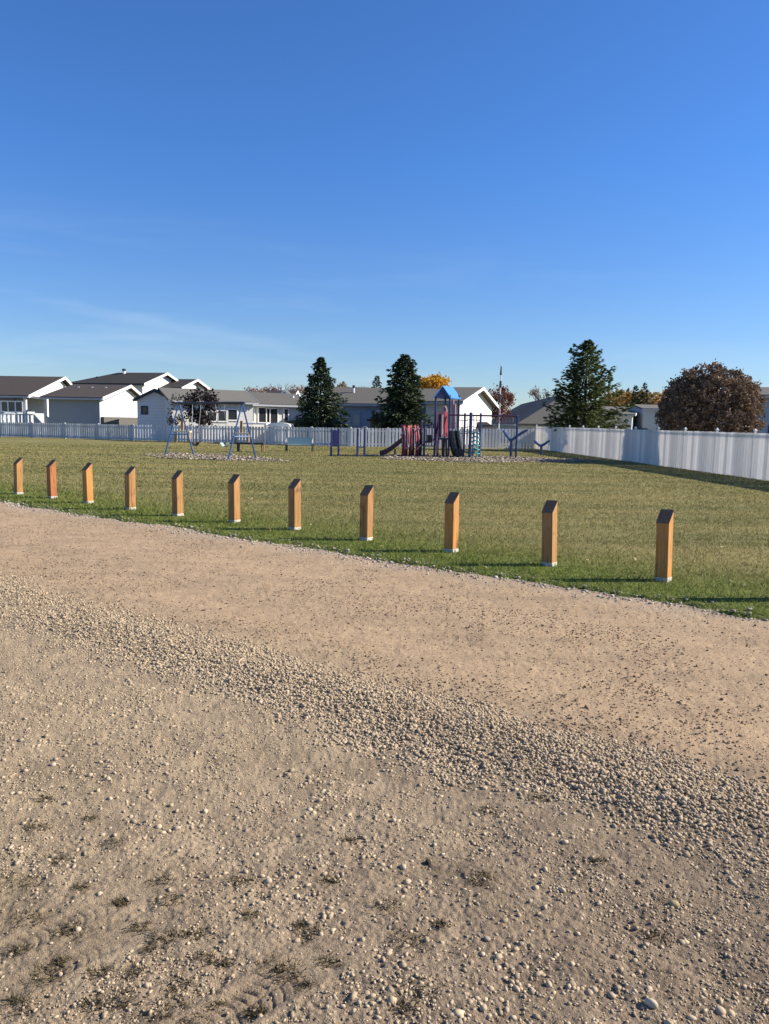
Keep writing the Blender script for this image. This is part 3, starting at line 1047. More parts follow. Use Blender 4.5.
# ------------------------------------------------------------------ fences
def fence(name, pts, label, zt, bw, gap, mat, post_cap, capm, z0=0.06, thick=0.022, rails=(0.18, 0.86), midrail=False, cat='fence', spacing=2.4, pw=0.10):
    root = empty(name, (pts[0].x, pts[0].y, 0), label=label, cat=cat)
    inv = Vector((-pts[0].x, -pts[0].y, 0))
    for si in range(len(pts) - 1):
        A, B = pts[si], pts[si + 1]
        d = (B - A); d.z = 0; L = d.length; d.normalize()
        nrm = Vector((d.y, -d.x, 0))
        if nrm.dot(-A) < 0: nrm = -nrm            # towards the viewer
        ns = max(1, round(L / spacing)); sp = L / ns
        for k in range(ns + 1):
            q = A + d * (k * sp)
            T = zt[si] + (zt[si + 1] - zt[si]) * k / ns
            pm = MB()
            w = pw
            pm.obox(q - d * w / 2 - nrm * (w + 0.03) + inv + Vector((0, 0, -0.1)), d * w, nrm * w, (0, 0, T + 0.05 + 0.1))
            if not (si > 0 and k == 0):
                po = pm.build('fence_post', mat, root)
                if post_cap:
                    cm = MB(); w2 = 0.10
                    o_ = q - d * w2 / 2 - nrm * (w / 2 + 0.03 + w2 / 2) + inv + Vector((0, 0, T + 0.05))
                    cm.obox(o_, d * w2, nrm * w2, (0, 0, 0.03))
                    c4 = [o_ + Vector((0, 0, .03)), o_ + d * w2 + Vector((0, 0, .03)), o_ + d * w2 + nrm * w2 + Vector((0, 0, .03)), o_ + nrm * w2 + Vector((0, 0, .03))]
                    ap = o_ + d * w2 / 2 + nrm * w2 / 2 + Vector((0, 0, 0.10))
                    for j in range(4): cm.poly([c4[j], c4[(j + 1) % 4], ap])
                    cm.build('post_cap', capm, po)
            if k == ns: break
            mb = MB()
            nb = max(1, int(sp / (bw + gap)))
            pitch = sp / nb
            for j in range(nb):
                s0 = k * sp + j * pitch + gap / 2
                Tj = zt[si] + (zt[si + 1] - zt[si]) * (s0 / L) + random.uniform(-.006, .006)
                zz = z0 + random.uniform(-.01, .02)
                q0 = A + d * s0 + inv
                mb.obox(q0 + Vector((0, 0, zz)), d * (pitch - gap), -nrm * thick, (0, 0, Tj - zz))
            mb.build('picket_panel', mat, root)
            rb = MB()
            for f in rails:
                q0 = A + d * (k * sp + 0.001) + inv
                rb.obox(q0 - nrm * (thick + 0.003) + Vector((0, 0, f * T - 0.04)), d * (sp - 0.002), -nrm * 0.03, (0, 0, 0.09))
            if midrail:
                for f in midrail:
                    q0 = A + d * (k * sp + 0.001) + inv
                    rb.obox(q0 + nrm * 0.003 + Vector((0, 0, f * T - 0.03)), d * (sp - 0.002), nrm * 0.025, (0, 0, 0.07))
            rb.build('rail', mat, root)
    return root


def on(px, py_base):
    return gp(px, py_base)


fA, fB, fC = gp(-60, 435.4), gp(350, 447.3), gp(533, 449.6)
fM = fA + (fB - fA) * ((gp(132, 441).x - fA.x) / (fB.x - fA.x))
fence('board_fence', [fA, fM], 'weathered grey white fence of tight boards below the leftmost house and the garage', [1.08, 1.12], 0.15, 0.028, M['board_grey'], False, None, z0=0.05, spacing=2.6)
fence('picket_fence', [fM, fB, fC], 'long weathered white picket fence with narrow gaps across the back of the lawn', [1.12, 1.22, 1.36], 0.15, 0.06, M['vinyl_old'], False, None, z0=0.05, spacing=2.6)
rA, rB = gp(535, 449.0), gp(769, 482.0)
dR = (rB - rA).normalized()
rB2 = rB + dR * 9.0
fence('vinyl_fence', [rA, rB2], 'tall white vinyl board fence with capped posts along the right side of the lawn', [1.52, 1.48], 0.15, 0.022, M['vinyl'], True, M['cap'], z0=0.03, spacing=2.45, rails=(0.93,), pw=.06)
# a lower neighbour's fence further back on the right
nA, nB = at(541, 440, 60), at(775, 440, 56)
nA.z = nB.z = 0
fence('picket_fence', [nA, nB], 'far white board fence seen over the top of the right vinyl fence', [1.30, 1.30], 0.19, 0.02, M['vinyl'], False, None, spacing=3)

# ------------------------------------------------------------------ buildings
def unit(deg):
    return Vector((math.cos(math.radians(deg)), math.sin(math.radians(deg)), 0))


def hz_height(px, py, P):
    d = ray(px, py)
    return CAM_H + d.z * (P.y / d.y)


class House:
    """a: along the long wall away from the corner, w: along the gable away from the corner. s,t,z local -> world relative to the corner."""

    def __init__(h, name, label, C, a, w, L, W, He, Hr, wall, roof, trim, ridge=0.5, ov=0.35, He2=None, cat='house', hip_far=0.0, hip_near=0.0, recess=0.0, thick=0.16, gutter=None):
        h.C, h.a, h.w = Vector((C.x, C.y, 0)), a, w
        h.root = empty(name, (C.x, C.y, 0), label=label, cat=cat)
        He2 = He if He2 is None else He2
        h.L, h.W, h.He, h.Hr = L, W, He, Hr
        P = h.P
        wb = MB()
        tr = ridge * W
        if hip_near <= 0:
            pent = [P(0, 0, -.2), P(0, W, -.2), P(0, W, He2), P(0, tr, Hr), P(0, 0, He)]
            if hip_far <= 0:
                if recess: pent = [p + a * recess for p in pent]
                wb.prism(pent, a * (L - recess))
            else:
                wb.prism(pent, a * (L - hip_far))
                wb.obox(P(L - hip_far, 0.003, -.2), a * hip_far, w * (W - .006), (0, 0, min(He, He2) + .2))
        else:
            wb.obox(P(0, 0, -.2), a * L, w * W, (0, 0, min(He, He2) + .2))
        h.wallo = wb.build('wall', wall, h.root)
        s1 = (Hr - He) / tr if tr > 0 else 0
        s2 = (Hr - He2) / (W - tr)
        zf = He - ov * s1
        zb = He2 - ov * s2
        rb = MB()
        up = Vector((0, 0, thick))
        g = 0.012
        e1 = -ov; e2 = L + ov
        r1 = e1 if hip_near <= 0 else hip_near
        r2 = e2 if hip_far <= 0 else L - hip_far

        def slab(q):
            rb.prism([p + Vector((0, 0, g)) for p in q], up)
        slab([P(e1, -ov, zf), P(e2, -ov, zf), P(r2, tr, Hr), P(r1, tr, Hr)])
        slab([P(e1, W + ov, zb), P(r1, tr + .002, Hr), P(r2, tr + .002, Hr), P(e2, W + ov, zb)])
        if hip_near > 0: slab([P(e1, -ov, zf), P(r1, tr, Hr), P(e1, W + ov, zb)])
        if hip_far > 0: slab([P(e2, -ov, zf), P(e2, W + ov, zb), P(r2, tr, Hr)])
        h.roofo = rb.build('roof', roof, h.root)
        # fascia and rakes
        tb = MB()
        fh = 0.20
        if hip_near <= 0:
            for (t0, z0_, t1, z1_) in ((-ov, zf, tr, Hr), (W + ov, zb, tr, Hr)):
                A_, B_ = P(e1 - .03, t0, z0_), P(e1 - .03, t1, z1_)
                tb.prism([A_ + Vector((0, 0, g + thick - fh - .02)), B_ + Vector((0, 0, g + thick - fh - .02)), B_ + Vector((0, 0, g + thick + .02)), A_ + Vector((0, 0, g + thick + .02))], -a * 0.03)
        if hip_near <= 0: h.trimo = tb.build('rake_trim', trim, h.root)
        MB().obox(P(e1, -ov - .03, zf + g - .04), a * (e2 - e1), -w * .05, (0, 0, .13)).build('gutter', gutter or M['siding_grey'], h.root)
        h.roofn = (s1, zf, tr)

    def P(h, s, t, z):
        return h.a * s + h.w * t + Vector((0, 0, z))

    def win(h, side, c, z, wd, ht, frame, glass, mull=0, mullh=0):
        """window on the long wall (side 'l') or on the gable (side 'g')"""
        if side == 'l': o, ux, n = h.P(c - wd / 2, 0, z), h.a, -h.w
        else: o, ux, n = h.P(0, c - wd / 2, z), h.w, -h.a
        fr = MB(); b = 0.09
        U = Vector((0, 0, 1))
        for q, sx, sz in ((o, wd, b), (o + U * (ht - b), wd, b)):
            fr.obox(q + n * .003, ux * sx, n * .06, U * sz)
        for q in (o + U * b, o + U * b + ux * (wd - b)):
            fr.obox(q + n * .003, ux * b, n * .06, U * (ht - 2 * b))
        for k in range(mull):
            q = o + ux * (wd * (k + 1) / (mull + 1) - b / 2) + U * b
            fr.obox(q + n * .004, ux * b, n * .058, U * (ht - 2 * b))
        fo = fr.build('window', frame, h.root)
        g = MB().obox(o + ux * .02 + U * .02 + n * .002, ux * (wd - .04), n * .02, U * (ht - .04))
        g.build('pane', glass, fo)

    def slab(h, name, m, s, t, z, ds, dt, dz, parent=None):
        return MB().obox(h.P(s, t, z), h.a * ds, h.w * dt, (0, 0, dz)).build(name, m, parent or h.root)

    def vent(h, s, t, hgt=0.5, wd=0.22, m=None, cap=None):
        s1, zf, tr = h.roofn
        z = h.He + s1 * t if t < tr else h.Hr
        o = MB().tube([h.P(s, t, z + .02), h.P(s, t, z + hgt + .1)], wd / 2, 8).build('roof_vent', m or M['trim'], h.roofo)
        if cap:
            MB().tube([h.P(s, t, z + hgt + .1), h.P(s, t, z + hgt + .3)], wd * .7, 8).build('vent_cap', cap, h.root)
        return o


def house_px(name, label, xc, Yc, a_deg, xl, xr, ye, ypk, wall, roof, trim, W=None, L=None, w_sign=None, **kw):
    """corner at image column xc, distance Yc; long wall runs to column xl, gable to column xr; eave row ye at the corner, ridge row ypk"""
    C = at(xc, 420, Yc); C.z = 0
    a = unit(a_deg)
    w = Vector((a.y, -a.x, 0)) if w_sign is None else Vector((-a.y, a.x, 0)) * w_sign
    if w.y < 0: w = -w
    if L is None: L = abs(hit(xl, C, a))
    if W is None: W = abs(hit(xr, C, w))
    He = hz_height(xc, ye, C)
    rt = kw.get('ridge', 0.5) * W
    Hr = hz_height(xc, ypk, C + w * rt)
    return House(name, label, C, a, w, L, W, He, Hr, wall, roof, trim, **kw)


# -- house with a front porch, far left
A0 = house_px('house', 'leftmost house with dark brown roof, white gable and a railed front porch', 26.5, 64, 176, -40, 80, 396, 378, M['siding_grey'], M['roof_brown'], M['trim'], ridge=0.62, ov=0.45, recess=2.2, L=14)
A0.vent(6, 3.0, 0.25, 0.3, M['dark_steel'])
W_ = A0.W
sl_, zf_, tr_ = A0.roofn
gb = MB()
gb.prism([A0.P(-.01, 0.02, A0.He), A0.P(-.01, W_ - .05, A0.He), A0.P(-.01, W_ * .62, A0.Hr - .1)], A0.a * .12)
gb.build('gable_cladding', M['siding'], A0.root)
MB().obox(A0.P(.12, .1, A0.He - .1), A0.a * 2.1, A0.w * (W_ - .2), (0, 0, .08)).build('soffit', M['siding_grey'], A0.root)
A0.slab('corner_column', M['trim'], 0.0, W_ * .36, 0.0, .3, .5, A0.He - .1)
# porch: lower roof strip, posts, deck, railing
for s_ in (0.0, 2.2, 6.5):
    A0.slab('porch_post', M['trim'], s_ + .02, .02, 0.0, .2, .2, A0.He - .12)
A0.slab('porch_deck', M['trim'], .05, -1.6, 0.0, 12.0, 3.5, 0.85)
A0.slab('recess_wall', M['siding_grey'], 2.0, 2.2, .8, .15, W_ * .3, A0.He - .95)
rail = MB()
for k in range(26):
    rail.obox(A0.P(0.4 + k * .34, -1.55, 0.85), A0.a * .12, A0.w * .05, (0, 0, 0.80))
rail.obox(A0.P(0.1, -1.57, 1.65), A0.a * 11.4, A0.w * .1, (0, 0, .1))
for k in range(5):
    rail.obox(A0.P(.08, -1.4 + k * .5, 0.85), A0.a * .05, A0.w * .24, (0, 0, 0.80))
rail.obox(A0.P(.06, -1.45, 1.65), A0.a * .1, A0.w * 2.6, (0, 0, .1))
rail.build('porch_railing', M['trim'], A0.root)
wl = MB().obox(A0.P(2.3, 1.0, .85), A0.a * 11, A0.w * .1, (0, 0, A0.He - 1.0)).build('porch_wall', M['siding_grey'], A0.root)
A0.win('l', 1.2, 1.85, 1.9, .95, M['trim'], M['glass'], 2)
sr = MB()
sr.prism([A0.P(.05, 1.2, 1.74), A0.P(.05, 2.9, .75), A0.P(.05, 2.9, .1), A0.P(.05, 2.5, .1), A0.P(.05, 1.2, 1.0)], -A0.a * .06)
sr.build('stair_rail', M['trim'], A0.root)

# -- garage in front
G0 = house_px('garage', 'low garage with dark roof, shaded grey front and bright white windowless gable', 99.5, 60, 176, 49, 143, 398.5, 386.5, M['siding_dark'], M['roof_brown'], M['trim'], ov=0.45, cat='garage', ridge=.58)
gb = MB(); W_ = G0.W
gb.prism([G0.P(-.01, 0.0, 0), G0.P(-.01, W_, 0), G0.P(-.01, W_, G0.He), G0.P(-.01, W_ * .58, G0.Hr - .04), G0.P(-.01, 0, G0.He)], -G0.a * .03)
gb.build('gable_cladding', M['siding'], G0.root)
MB().obox(G0.P(-.06, .1, 0), -G0.a * .25, G0.w * (W_ - .2), (0, 0, 1.62)).build('low_grey_band', M['roof_grey'], G0.root)  # low dark grey slab along the foot of the gable
for k in range(4): G0.vent(1.1 + k * 1.15, G0.W * .42, .12, .26, M['steel'])

# -- larger house behind
B0 = house_px('house', 'tall house with charcoal hip roof behind the garage, white upper gable', 143, 76, 165, 74, 183, 384, 374, M['siding'], M['roof_dark'], M['trim'], ov=0.45, hip_far=2.6, gutter=M['dark_steel'])
B0.vent(4.3, B0.W * .45, .35, .3, M['trim'], M['dark_steel'])
B0.vent(6.3, B0.W * .25, .12, .5, M['dark_steel'])
C0 = house_px('house', 'house with a small white gable peeking out right of the tall charcoal roof', 180, 79, 165, 150, 207, 388, 380.5, M['siding'], M['roof_dark'], M['trim'], ov=0.45, gutter=M['dark_steel'])

# -- shed
S0 = house_px('shed', 'pale grey shed with dark edged gable and one small window', 137.5, 57, 96, 137, 173.5, 399, 390, M['shed_siding'], M['roof_dark'], M['dark_trim'], L=6.0, ov=0.22, cat='shed', thick=0.1)

S0.win('g', S0.W * .2, 1.85, .5, .62, M['dark_trim'], M['glass'])

# -- white houses left of centre (long walls turned to the sun)
D0 = house_px('house', 'white house with weathered brown roof behind the dark leaved tree', 253, 58, 209, 172, 254, 403, 393, M['siding'], M['roof_light'], M['siding_grey'], W=3.6, ridge=.8, ov=0.3)
def fx(H, px): return abs(hit(px, H.C, H.a))
for px, zz, hh in ((232, 1.5, .9), (222, 1.4, .9), (212, 1.4, .8)):
    D0.win('l', fx(D0, px), zz, .9, hh, M['trim'], M['glass'])
E0 = house_px('house', 'long white house with grey roof and a tall mullioned window left of the near spruce', 308, 64, 213, 247, 309, 406, 396, M['siding'], M['roof_grey'], M['siding_grey'], W=4.2, ridge=.8, ov=0.4)
E0.win('l', fx(E0, 286), 1.5, .5, 1.1, M['trim'], M['glass'])
E0.win('l', fx(E0, 264), 1.35, 1.1, 1.3, M['trim'], M['glass'])
E0.win('l', fx(E0, 272), 1.2, 1.1, 1.4, M['trim'], M['glass'])
E0.win('l', fx(E0, 251), 1.4, .6, 1.2, M['trim'], M['glass'])
E0.slab('porch_roof', M['roof_dark'], .2, -1.3, 1.42, 1.9, 1.27, .14)
E0.vent(.4, 2.0, .2, .2, M['trim'])
I0 = house_px('house', 'dark roof with a small pale trimmed gable rising behind the long white house', 291, 90, 178, 266, 293, 398.5, 392, M['siding_grey'], M['roof_dark'], M['trim'], W=6, ov=0.3)
I1 = house_px('house', 'small gabled roof end facing the lawn behind the long grey roof', 279.5, 84, 92, 279, 289.5, 396, 390.5, M['siding_grey'], M['roof_grey'], M['trim'], L=5.0, ov=0.2, thick=0.1)

# -- blue grey house between the spruces
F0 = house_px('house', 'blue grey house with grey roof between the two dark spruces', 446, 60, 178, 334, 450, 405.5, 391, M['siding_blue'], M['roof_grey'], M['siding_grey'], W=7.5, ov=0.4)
F0.win('l', fx(F0, 356), 1.25, 0.7, 1.0, M['siding_blue'], M['curtain_glass'])
F0.win('l', fx(F0, 380), 1.15, 0.75, 1.35, M['trim'], M['glass'], 1)
F0.win('l', fx(F0, 374.5), 0.9, 0.35, 1.6, M['dark_trim'], M['glass'])
F0.win('l', fx(F0, 428.5), .75, 0.22, 1.8, M['trim'], M['curtain_glass'])
F0.win('l', fx(F0, 434.5), 1.0, 0.45, 1.35, M['trim'], M['glass'])
F0.vent(fx(F0, 351), 2.3, 0.45, 0.16, M['trim'], M['dark_steel'])
# its back deck with tan posts
dk = empty('deck', tuple(at(378, 420, 55).xy) + (0,), label='small back deck with tan posts and dark red top rail behind the picket fence', cat='deck')
q0 = -Vector((at(378, 420, 55).x, 55, 0))
for i, px in enumerate((371.5, 378, 384)):
    p = at(px, 420, 55) + q0
    MB().box(p.x, 0, .85, .22, .22, 1.7).build('deck_post', M['tan_wood'], dk)
MB().box(-.05, 0, 1.75, 1.5, .3, .14).build('top_rail', M['red_wood'], dk)
MB().box(0, .6, .45, 1.6, 1.4, .12).build('deck_floor', M['red_wood'], dk)

# -- white gabled house behind the playground
J0 = house_px('house', 'bright white gabled house with grey roof behind the play tower', 457.5, 56, 160, 440, 491.5, 402.5, 389, M['siding'], M['roof_grey'], M['trim'], ov=0.45, L=2.4, ridge=0.52)
J0.win('g', J0.W * .70, .95, .3, .7, M['trim'], M['glass'])
lp = at(496, 420, 53.5); lp.z = 0
K0 = House('shed', 'small low shed with a dark hip roof against the white gabled house', lp, unit(180), unit(90), 0.9, 2.0, 1.15, 1.6, M['siding_grey'], M['roof_dark'], M['dark_trim'], cat='shed', ov=.25, hip_near=.5)

# -- big grey roof left of the pine
lc = at(522, 420, 66); lc.z = 0
L0 = House('house', 'house with a broad weathered grey hip roof left of the open pine', lc, unit(86), Vector((unit(86).y, -unit(86).x, 0)), 46, 8.6, 1.8, 4.35, M['siding_grey'], M['roof_grey'], M['trim'], ov=.4, hip_near=4.6, hip_far=3)

# -- far houses right
Q0 = house_px('house', 'far pale house with a small white gable left of the round bush', 632, 82, 160, 619, 642, 415.5, 408, M['siding'], M['roof_light'], M['trim'], ov=.3, L=4.0)
Q1 = house_px('house', 'far low grey house with flat looking roof just left of the round bush', 668, 84, 180, 643, 672, 410, 406.5, M['siding_grey'], M['roof_light'], M['trim'], W=6, ov=.2)
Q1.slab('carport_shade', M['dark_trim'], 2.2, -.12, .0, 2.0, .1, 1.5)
R0 = house_px('house', 'blue grey house at the right edge of the photo beside the round bush', 790, 52, 180, 760, 795, 397, 390, M['siding_blue'], M['roof_grey'], M['trim'], W=7, ov=.3)
R0.win('l', R0.L - .9, 1.0, .6, .9, M['dark_trim'], M['glass'])

# -- carport, left of the near spruce, just behind the fence
cp = at(268, 422, 51.5); cp.z = 0
K = empty('carport', cp, 0, label='low white carport with flat and domed roof on thin posts behind the picket fence', cat='carport')
fl = MB(); xl = hit(246, cp, Vector((1, 0, 0))); xm = hit(269, cp, Vector((1, 0, 0))); xr = hit(292, cp, Vector((1, 0, 0)))
fl.box((xl + xm) / 2, 0, 1.36, xm - xl, 2.2, .10)
fl.build('flat_roof', M['trim'], K)
dm = MB(); pr = []
for k in range(13):
    a = PI * k / 12
    pr.append((xm + .05 + (xr - xm - .05) * (1 - math.cos(a)) / 2, -1.1, 1.22 + .24 * math.sin(a) ** .6))
dm.prism(pr, (0, 2.2, 0))
dm.build('domed_roof', M['trim'], K)
for px in (250, 267.5, 272.5, 284.5, 290):
    X = hit(px, cp, Vector((1, 0, 0)))
    MB().box(X, -.95, .6, .13, .13, 1.24).build('carport_post', M['trim'], K)

# -- two unstained posts on pale boards behind the fence
for i, (pxp, pxa, pxb, yb, Yd, lab) in enumerate([(182.3, 174, 190.5, 431.5, 51.0, 'tan post on a pale board behind the fence, left one under the dark leaved tree'),
                                                   (241.5, 233, 249, 433.5, 49.8, 'tan post on a pale board behind the fence, beside the right swing legs')]):
    C = at(pxp, yb, Yd)
    w2 = empty('clothes_stand', (C.x, C.y, 0), label=lab, cat='post', group='tan posts on pale boards by the fence')
    hw = (pxb - pxa) / 770 * Yd
    MB().box(0, 0, C.z, hw, .5, .09).build('board', M['cream'], w2)
    MB().box(0, 0, C.z + .06 + .38, .16, .16, .74).build('post', M['tan_wood'], w2)
    for sx in (-1, 1):
        MB().box(sx * hw * .42, 0, (C.z - .05) / 2, .1, .3, C.z - .06).build('leg', M['tan_wood'], w2)

# -- flagpole behind the right part of the picket fence
fp = at(498.6, 425, 54); fp.z = 0
tp = at(501.3, 364, 54)
FP = empty('flagpole', fp, label='tall thin leaning pole with a furled striped banner left of the rust red tree', cat='flagpole')
def lerp(a, b, t): return a + (b - a) * t
f0, f1 = Vector((0, 0, 0)), tp - fp
MB().tube([f0, f1], [.06, .035], 8).build('pole', M['trim'], FP)
bn = MB(); bn.tube([lerp(f0, f1, .54), lerp(f0, f1, .64)], [.085, .07], 8); bn.tube([lerp(f0, f1, .72), lerp(f0, f1, .80)], [.085, .07], 8); bn.tube([lerp(f0, f1, .87), lerp(f0, f1, .99)], [.075, .03], 8)
bn.build('furled_banner', M['dark_steel'], FP)
MB().tube([lerp(f0, f1, .30), lerp(f0, f1, .46)], [.09, .08], 8).build('pole_sleeve', M['pink'], FP)

# ------------------------------------------------------------------ trees
def quads(P, D, Nn, ln, wd):
    """leaf quads: centre P, along D, normal-ish N"""
    D = D / np.linalg.norm(D, axis=1, keepdims=True)
    S = np.cross(D, Nn); S /= (np.linalg.norm(S, axis=1, keepdims=True) + 1e-9)
    n = len(P)
    a = P - S * wd[:, None] * .5; b = P + S * wd[:, None] * .5
    e = P + D * ln[:, None]
    mid = P + D * ln[:, None] * .45
    V = np.stack([P, mid + S * wd[:, None] * .5, e, mid - S * wd[:, None] * .5], 1).reshape(-1, 3)
    return V, np.arange(4 * n).reshape(n, 4)


def conifer(name, label, base, H, Rm, mat, seed, z_low=0.15, shape=0.85, nbr=230, open_=0.0, leaf=0.2, tw=34, droop=0.25, up=0.0, cat='tree', lean=0.0):
    r = np.random.default_rng(seed)
    root = empty(name, base, label=label, cat=cat)
    MB().tube([(0, 0, -.1), (lean * .5, 0, H * .5), (lean, 0, H * .98)], [.045 * H * .4 + .03, .028 * H * .4 + .01, .012], 8).build('trunk', M['bark'], root)
    Ps, Ds, Ns, L_, W_ = [], [], [], [], []
    bm = MB()
    for k in range(nbr):
        q = (k + r.uniform(0, 1)) / nbr
        q = q ** 1.15
        zb = z_low + (H - z_low) * q
        prof = (1 - q) ** shape
        if q < .12: prof *= .80 + 1.6 * q
        R_ = Rm * prof * r.uniform(.68, 1.10) + .05
        if open_ > 0: R_ *= r.uniform(1 - open_, 1 + open_ * .35)
        ang = k * 2.39996 + r.uniform(-.5, .5)
        dx, dy = math.cos(ang), math.sin(ang)
        ups = up + .35 * q
        x0 = lean * zb / H
        def pt(t):
            return np.array([x0 + dx * R_ * t, dy * R_ * t, zb + R_ * (ups * t - droop * t * t * (1 - q))])
        if k % 3 == 0: bm.tube([pt(0), pt(.5), pt(.95)], [.025, .015, .005], 4, cap=False)
        m = max(5, int(tw * (.25 + R_ / Rm)))
        t = r.uniform(.05, 1, m) ** .75
        c = np.stack([pt(a) for a in t])
        side = r.uniform(-1, 1, m)
        spread = .30 * R_ * (1.05 - t)
        c += np.stack([-dy * side * spread, dx * side * spread, r.normal(0, .035 * (R_ + .3), m)], 1)
        d = np.stack([dx * np.ones(m) - dy * side * .9, dy + dx * side * .9, r.uniform(-.45, .25, m) + up * .8], 1)
        Ps.append(c); Ds.append(d); Ns.append(np.stack([r.normal(0, .5, m), r.normal(0, .5, m), np.ones(m)], 1))
        s = leaf * r.uniform(.6, 1.35, m) * (.65 + .35 * min(1, R_ / Rm + .3))
        L_.append(s); W_.append(s * r.uniform(.32, .55, m))
    # leader
    m = 26
    c = np.stack([lean + r.normal(0, .03, m), r.normal(0, .03, m), r.uniform(H * .90, H * .995, m)], 1)
    Ps.append(c); Ds.append(np.stack([r.normal(0, 1, m), r.normal(0, 1, m), np.full(m, .9)], 1)); Ns.append(r.normal(size=(m, 3))); L_.append(np.full(m, leaf * .7)); W_.append(np.full(m, leaf * .25))
    V, Fc = quads(*map(np.concatenate, (Ps, Ds, Ns, L_, W_)))
    # second, steeper set so the crown has body from every side
    Pc = np.concatenate(Ps); k = r.uniform(0, 1, len(Pc)) < .6
    Dv = np.concatenate(Ds)[k] * np.array([.8, .8, 1]) + np.array([0, 0, -.35])
    V2_, F2_ = quads(Pc[k] + r.normal(0, .03, (k.sum(), 3)), Dv, r.normal(size=(k.sum(), 3)), np.concatenate(L_)[k], np.concatenate(W_)[k])
    np_mesh('crown', np.concatenate([V, V2_]), np.concatenate([Fc, F2_ + len(V)]), mat, root)
    bm.build('branches', M['bark'], root)
    return root


def broadleaf(name, label, base, zc, rx, ry, rz, mat, seed, nclump=90, nleaf=70, leaf=0.12, trunk_r=0.1, clump=0.33, shell=0.5, bark='bark', cat='tree', flat_bottom=None, nlimb=14, fork=0.35, droopy=0.0, square=0):
    r = np.random.default_rng(seed)
    root = empty(name, base, label=label, cat=cat)
    c = np.array([0, 0, zc])
    cl = r.normal(size=(nclump * 3, 3)); cl /= np.linalg.norm(cl, axis=1, keepdims=True)
    rad = r.uniform(shell, 1, (len(cl), 1)) ** .6
    if square: cl /= (np.abs(cl) ** square).sum(1, keepdims=True) ** (1 / square)
    cl = cl * rad * np.array([rx, ry, rz]) * (1 - clump * .3) + c
    if flat_bottom is not None: cl = cl[cl[:, 2] > flat_bottom]
    cl = cl[:nclump]
    fz = zc - rz * fork
    tb = MB()
    tb.tube([(0, 0, -.1), (.03, 0, fz * .5), (0, .02, max(fz, .3))], [trunk_r * 1.25, trunk_r, trunk_r * .8], 8)
    tb.build('trunk', M[bark], root)
    lm = MB()
    for k in range(min(nlimb, len(cl))):
        e = cl[k]; s = np.array([0, .02, max(fz, .3)])
        mid = s + (e - s) * .5 + np.array([0, 0, .10 * rz])
        lm.tube([s, mid, e], [trunk_r * .5, trunk_r * .3, trunk_r * .1], 5, cap=False)
    lm.build('limbs', M[bark], root)
    n = len(cl) * nleaf
    ce = np.repeat(cl, nleaf, 0)
    sz = np.repeat(r.uniform(.6, 1.25, len(cl)), nleaf)[:, None]
    off = r.normal(size=(n, 3)) * np.array([rx, ry, rz]) * clump * .5 * sz
    P = ce + off
    if flat_bottom is not None: P[:, 2] = np.maximum(P[:, 2], flat_bottom * .6 + r.uniform(0, .15, n))
    D = r.normal(size=(n, 3)) + (P - c) * .4 + np.array([0, 0, -droopy])
    s = leaf * r.uniform(.6, 1.4, n)
    V, Fc = quads(P, D, r.normal(size=(n, 3)), s, s * r.uniform(.5, .8, n))
    np_mesh('crown', V, Fc, mat, root)
    return root


def bare_tree(name, label, base, H, R_, seed, leafm=None, nl=220, leaf=.1):
    r = random.Random(seed)
    root = empty(name, base, label=label, cat='tree')
    tb = MB(); tw = MB(); tips = []

    def grow(p, d, L, rad, lev):
        q = p + d * L
        (tb if lev < 2 else tw).tube([p, p + d * L * .5 + Vector((r.uniform(-.05, .05), r.uniform(-.05, .05), 0)) * L, q], [rad, rad * .8, rad * .6], 5, cap=False)
        if lev >= 4:
            tips.append(q); return
        for _ in range(r.choice((3, 3, 4))):
            nd = (d + Vector((r.uniform(-.75, .75), r.uniform(-.75, .75), r.uniform(-.05, .5)))).normalized()
            grow(q, nd, L * r.uniform(.58, .8), rad * .6, lev + 1)
    grow(Vector((0, 0, -.1)), Vector((0, 0, 1)), H * .33, H * .022, 0)
    tb.build('trunk', M['bark_grey'], root)
    tw.build('twigs', M['bark_grey'], root)
    if leafm:
        rr = np.random.default_rng(seed)
        T = np.array([t[:] for t in tips]); P = T[rr.integers(0, len(T), nl)] + rr.normal(0, .16, (nl, 3))
        s = leaf * rr.uniform(.6, 1.4, nl)
        V, Fc = quads(P, rr.normal(size=(nl, 3)), rr.normal(size=(nl, 3)), s, s * .6)
        np_mesh('sparse_leaves', V, Fc, leafm, root)
    return root


def tree_at(px, py_top, Y):
    p = at(px, py_top, Y)
    return Vector((p.x, p.y, 0)), p.z


b, H = tree_at(321, 357.5, 54); conifer('spruce_tree', 'dark cone shaped spruce left of the bench, in front of the white house', b, H, 2.75, M['spruce'], 11, z_low=.6, shape=.92, leaf=.25, nbr=300, open_=.36, tw=46, droop=.32)
b, H = tree_at(404.5, 355, 52.5); conifer('spruce_tree', 'dark spruce rising right behind the red slide of the playground', b, H, 2.5, M['spruce'], 12, z_low=.5, shape=.66, leaf=.26, nbr=310, lean=.05, open_=.36, tw=46)
b, H = tree_at(588, 341, 48); conifer('pine_tree', 'olive green open branched pine behind the right fence', b, H, 2.8, M['pine'], 13, z_low=1.0, shape=.76, leaf=.27, nbr=210, open_=.48, droop=.05, up=.30, tw=52)
b, H = tree_at(377, 376, 85); conifer('spruce_tree', 'small distant spruce tip above the grey roof', b, H, .95, M['spruce'], 14, z_low=2, shape=.7, leaf=.28, nbr=90, tw=22)

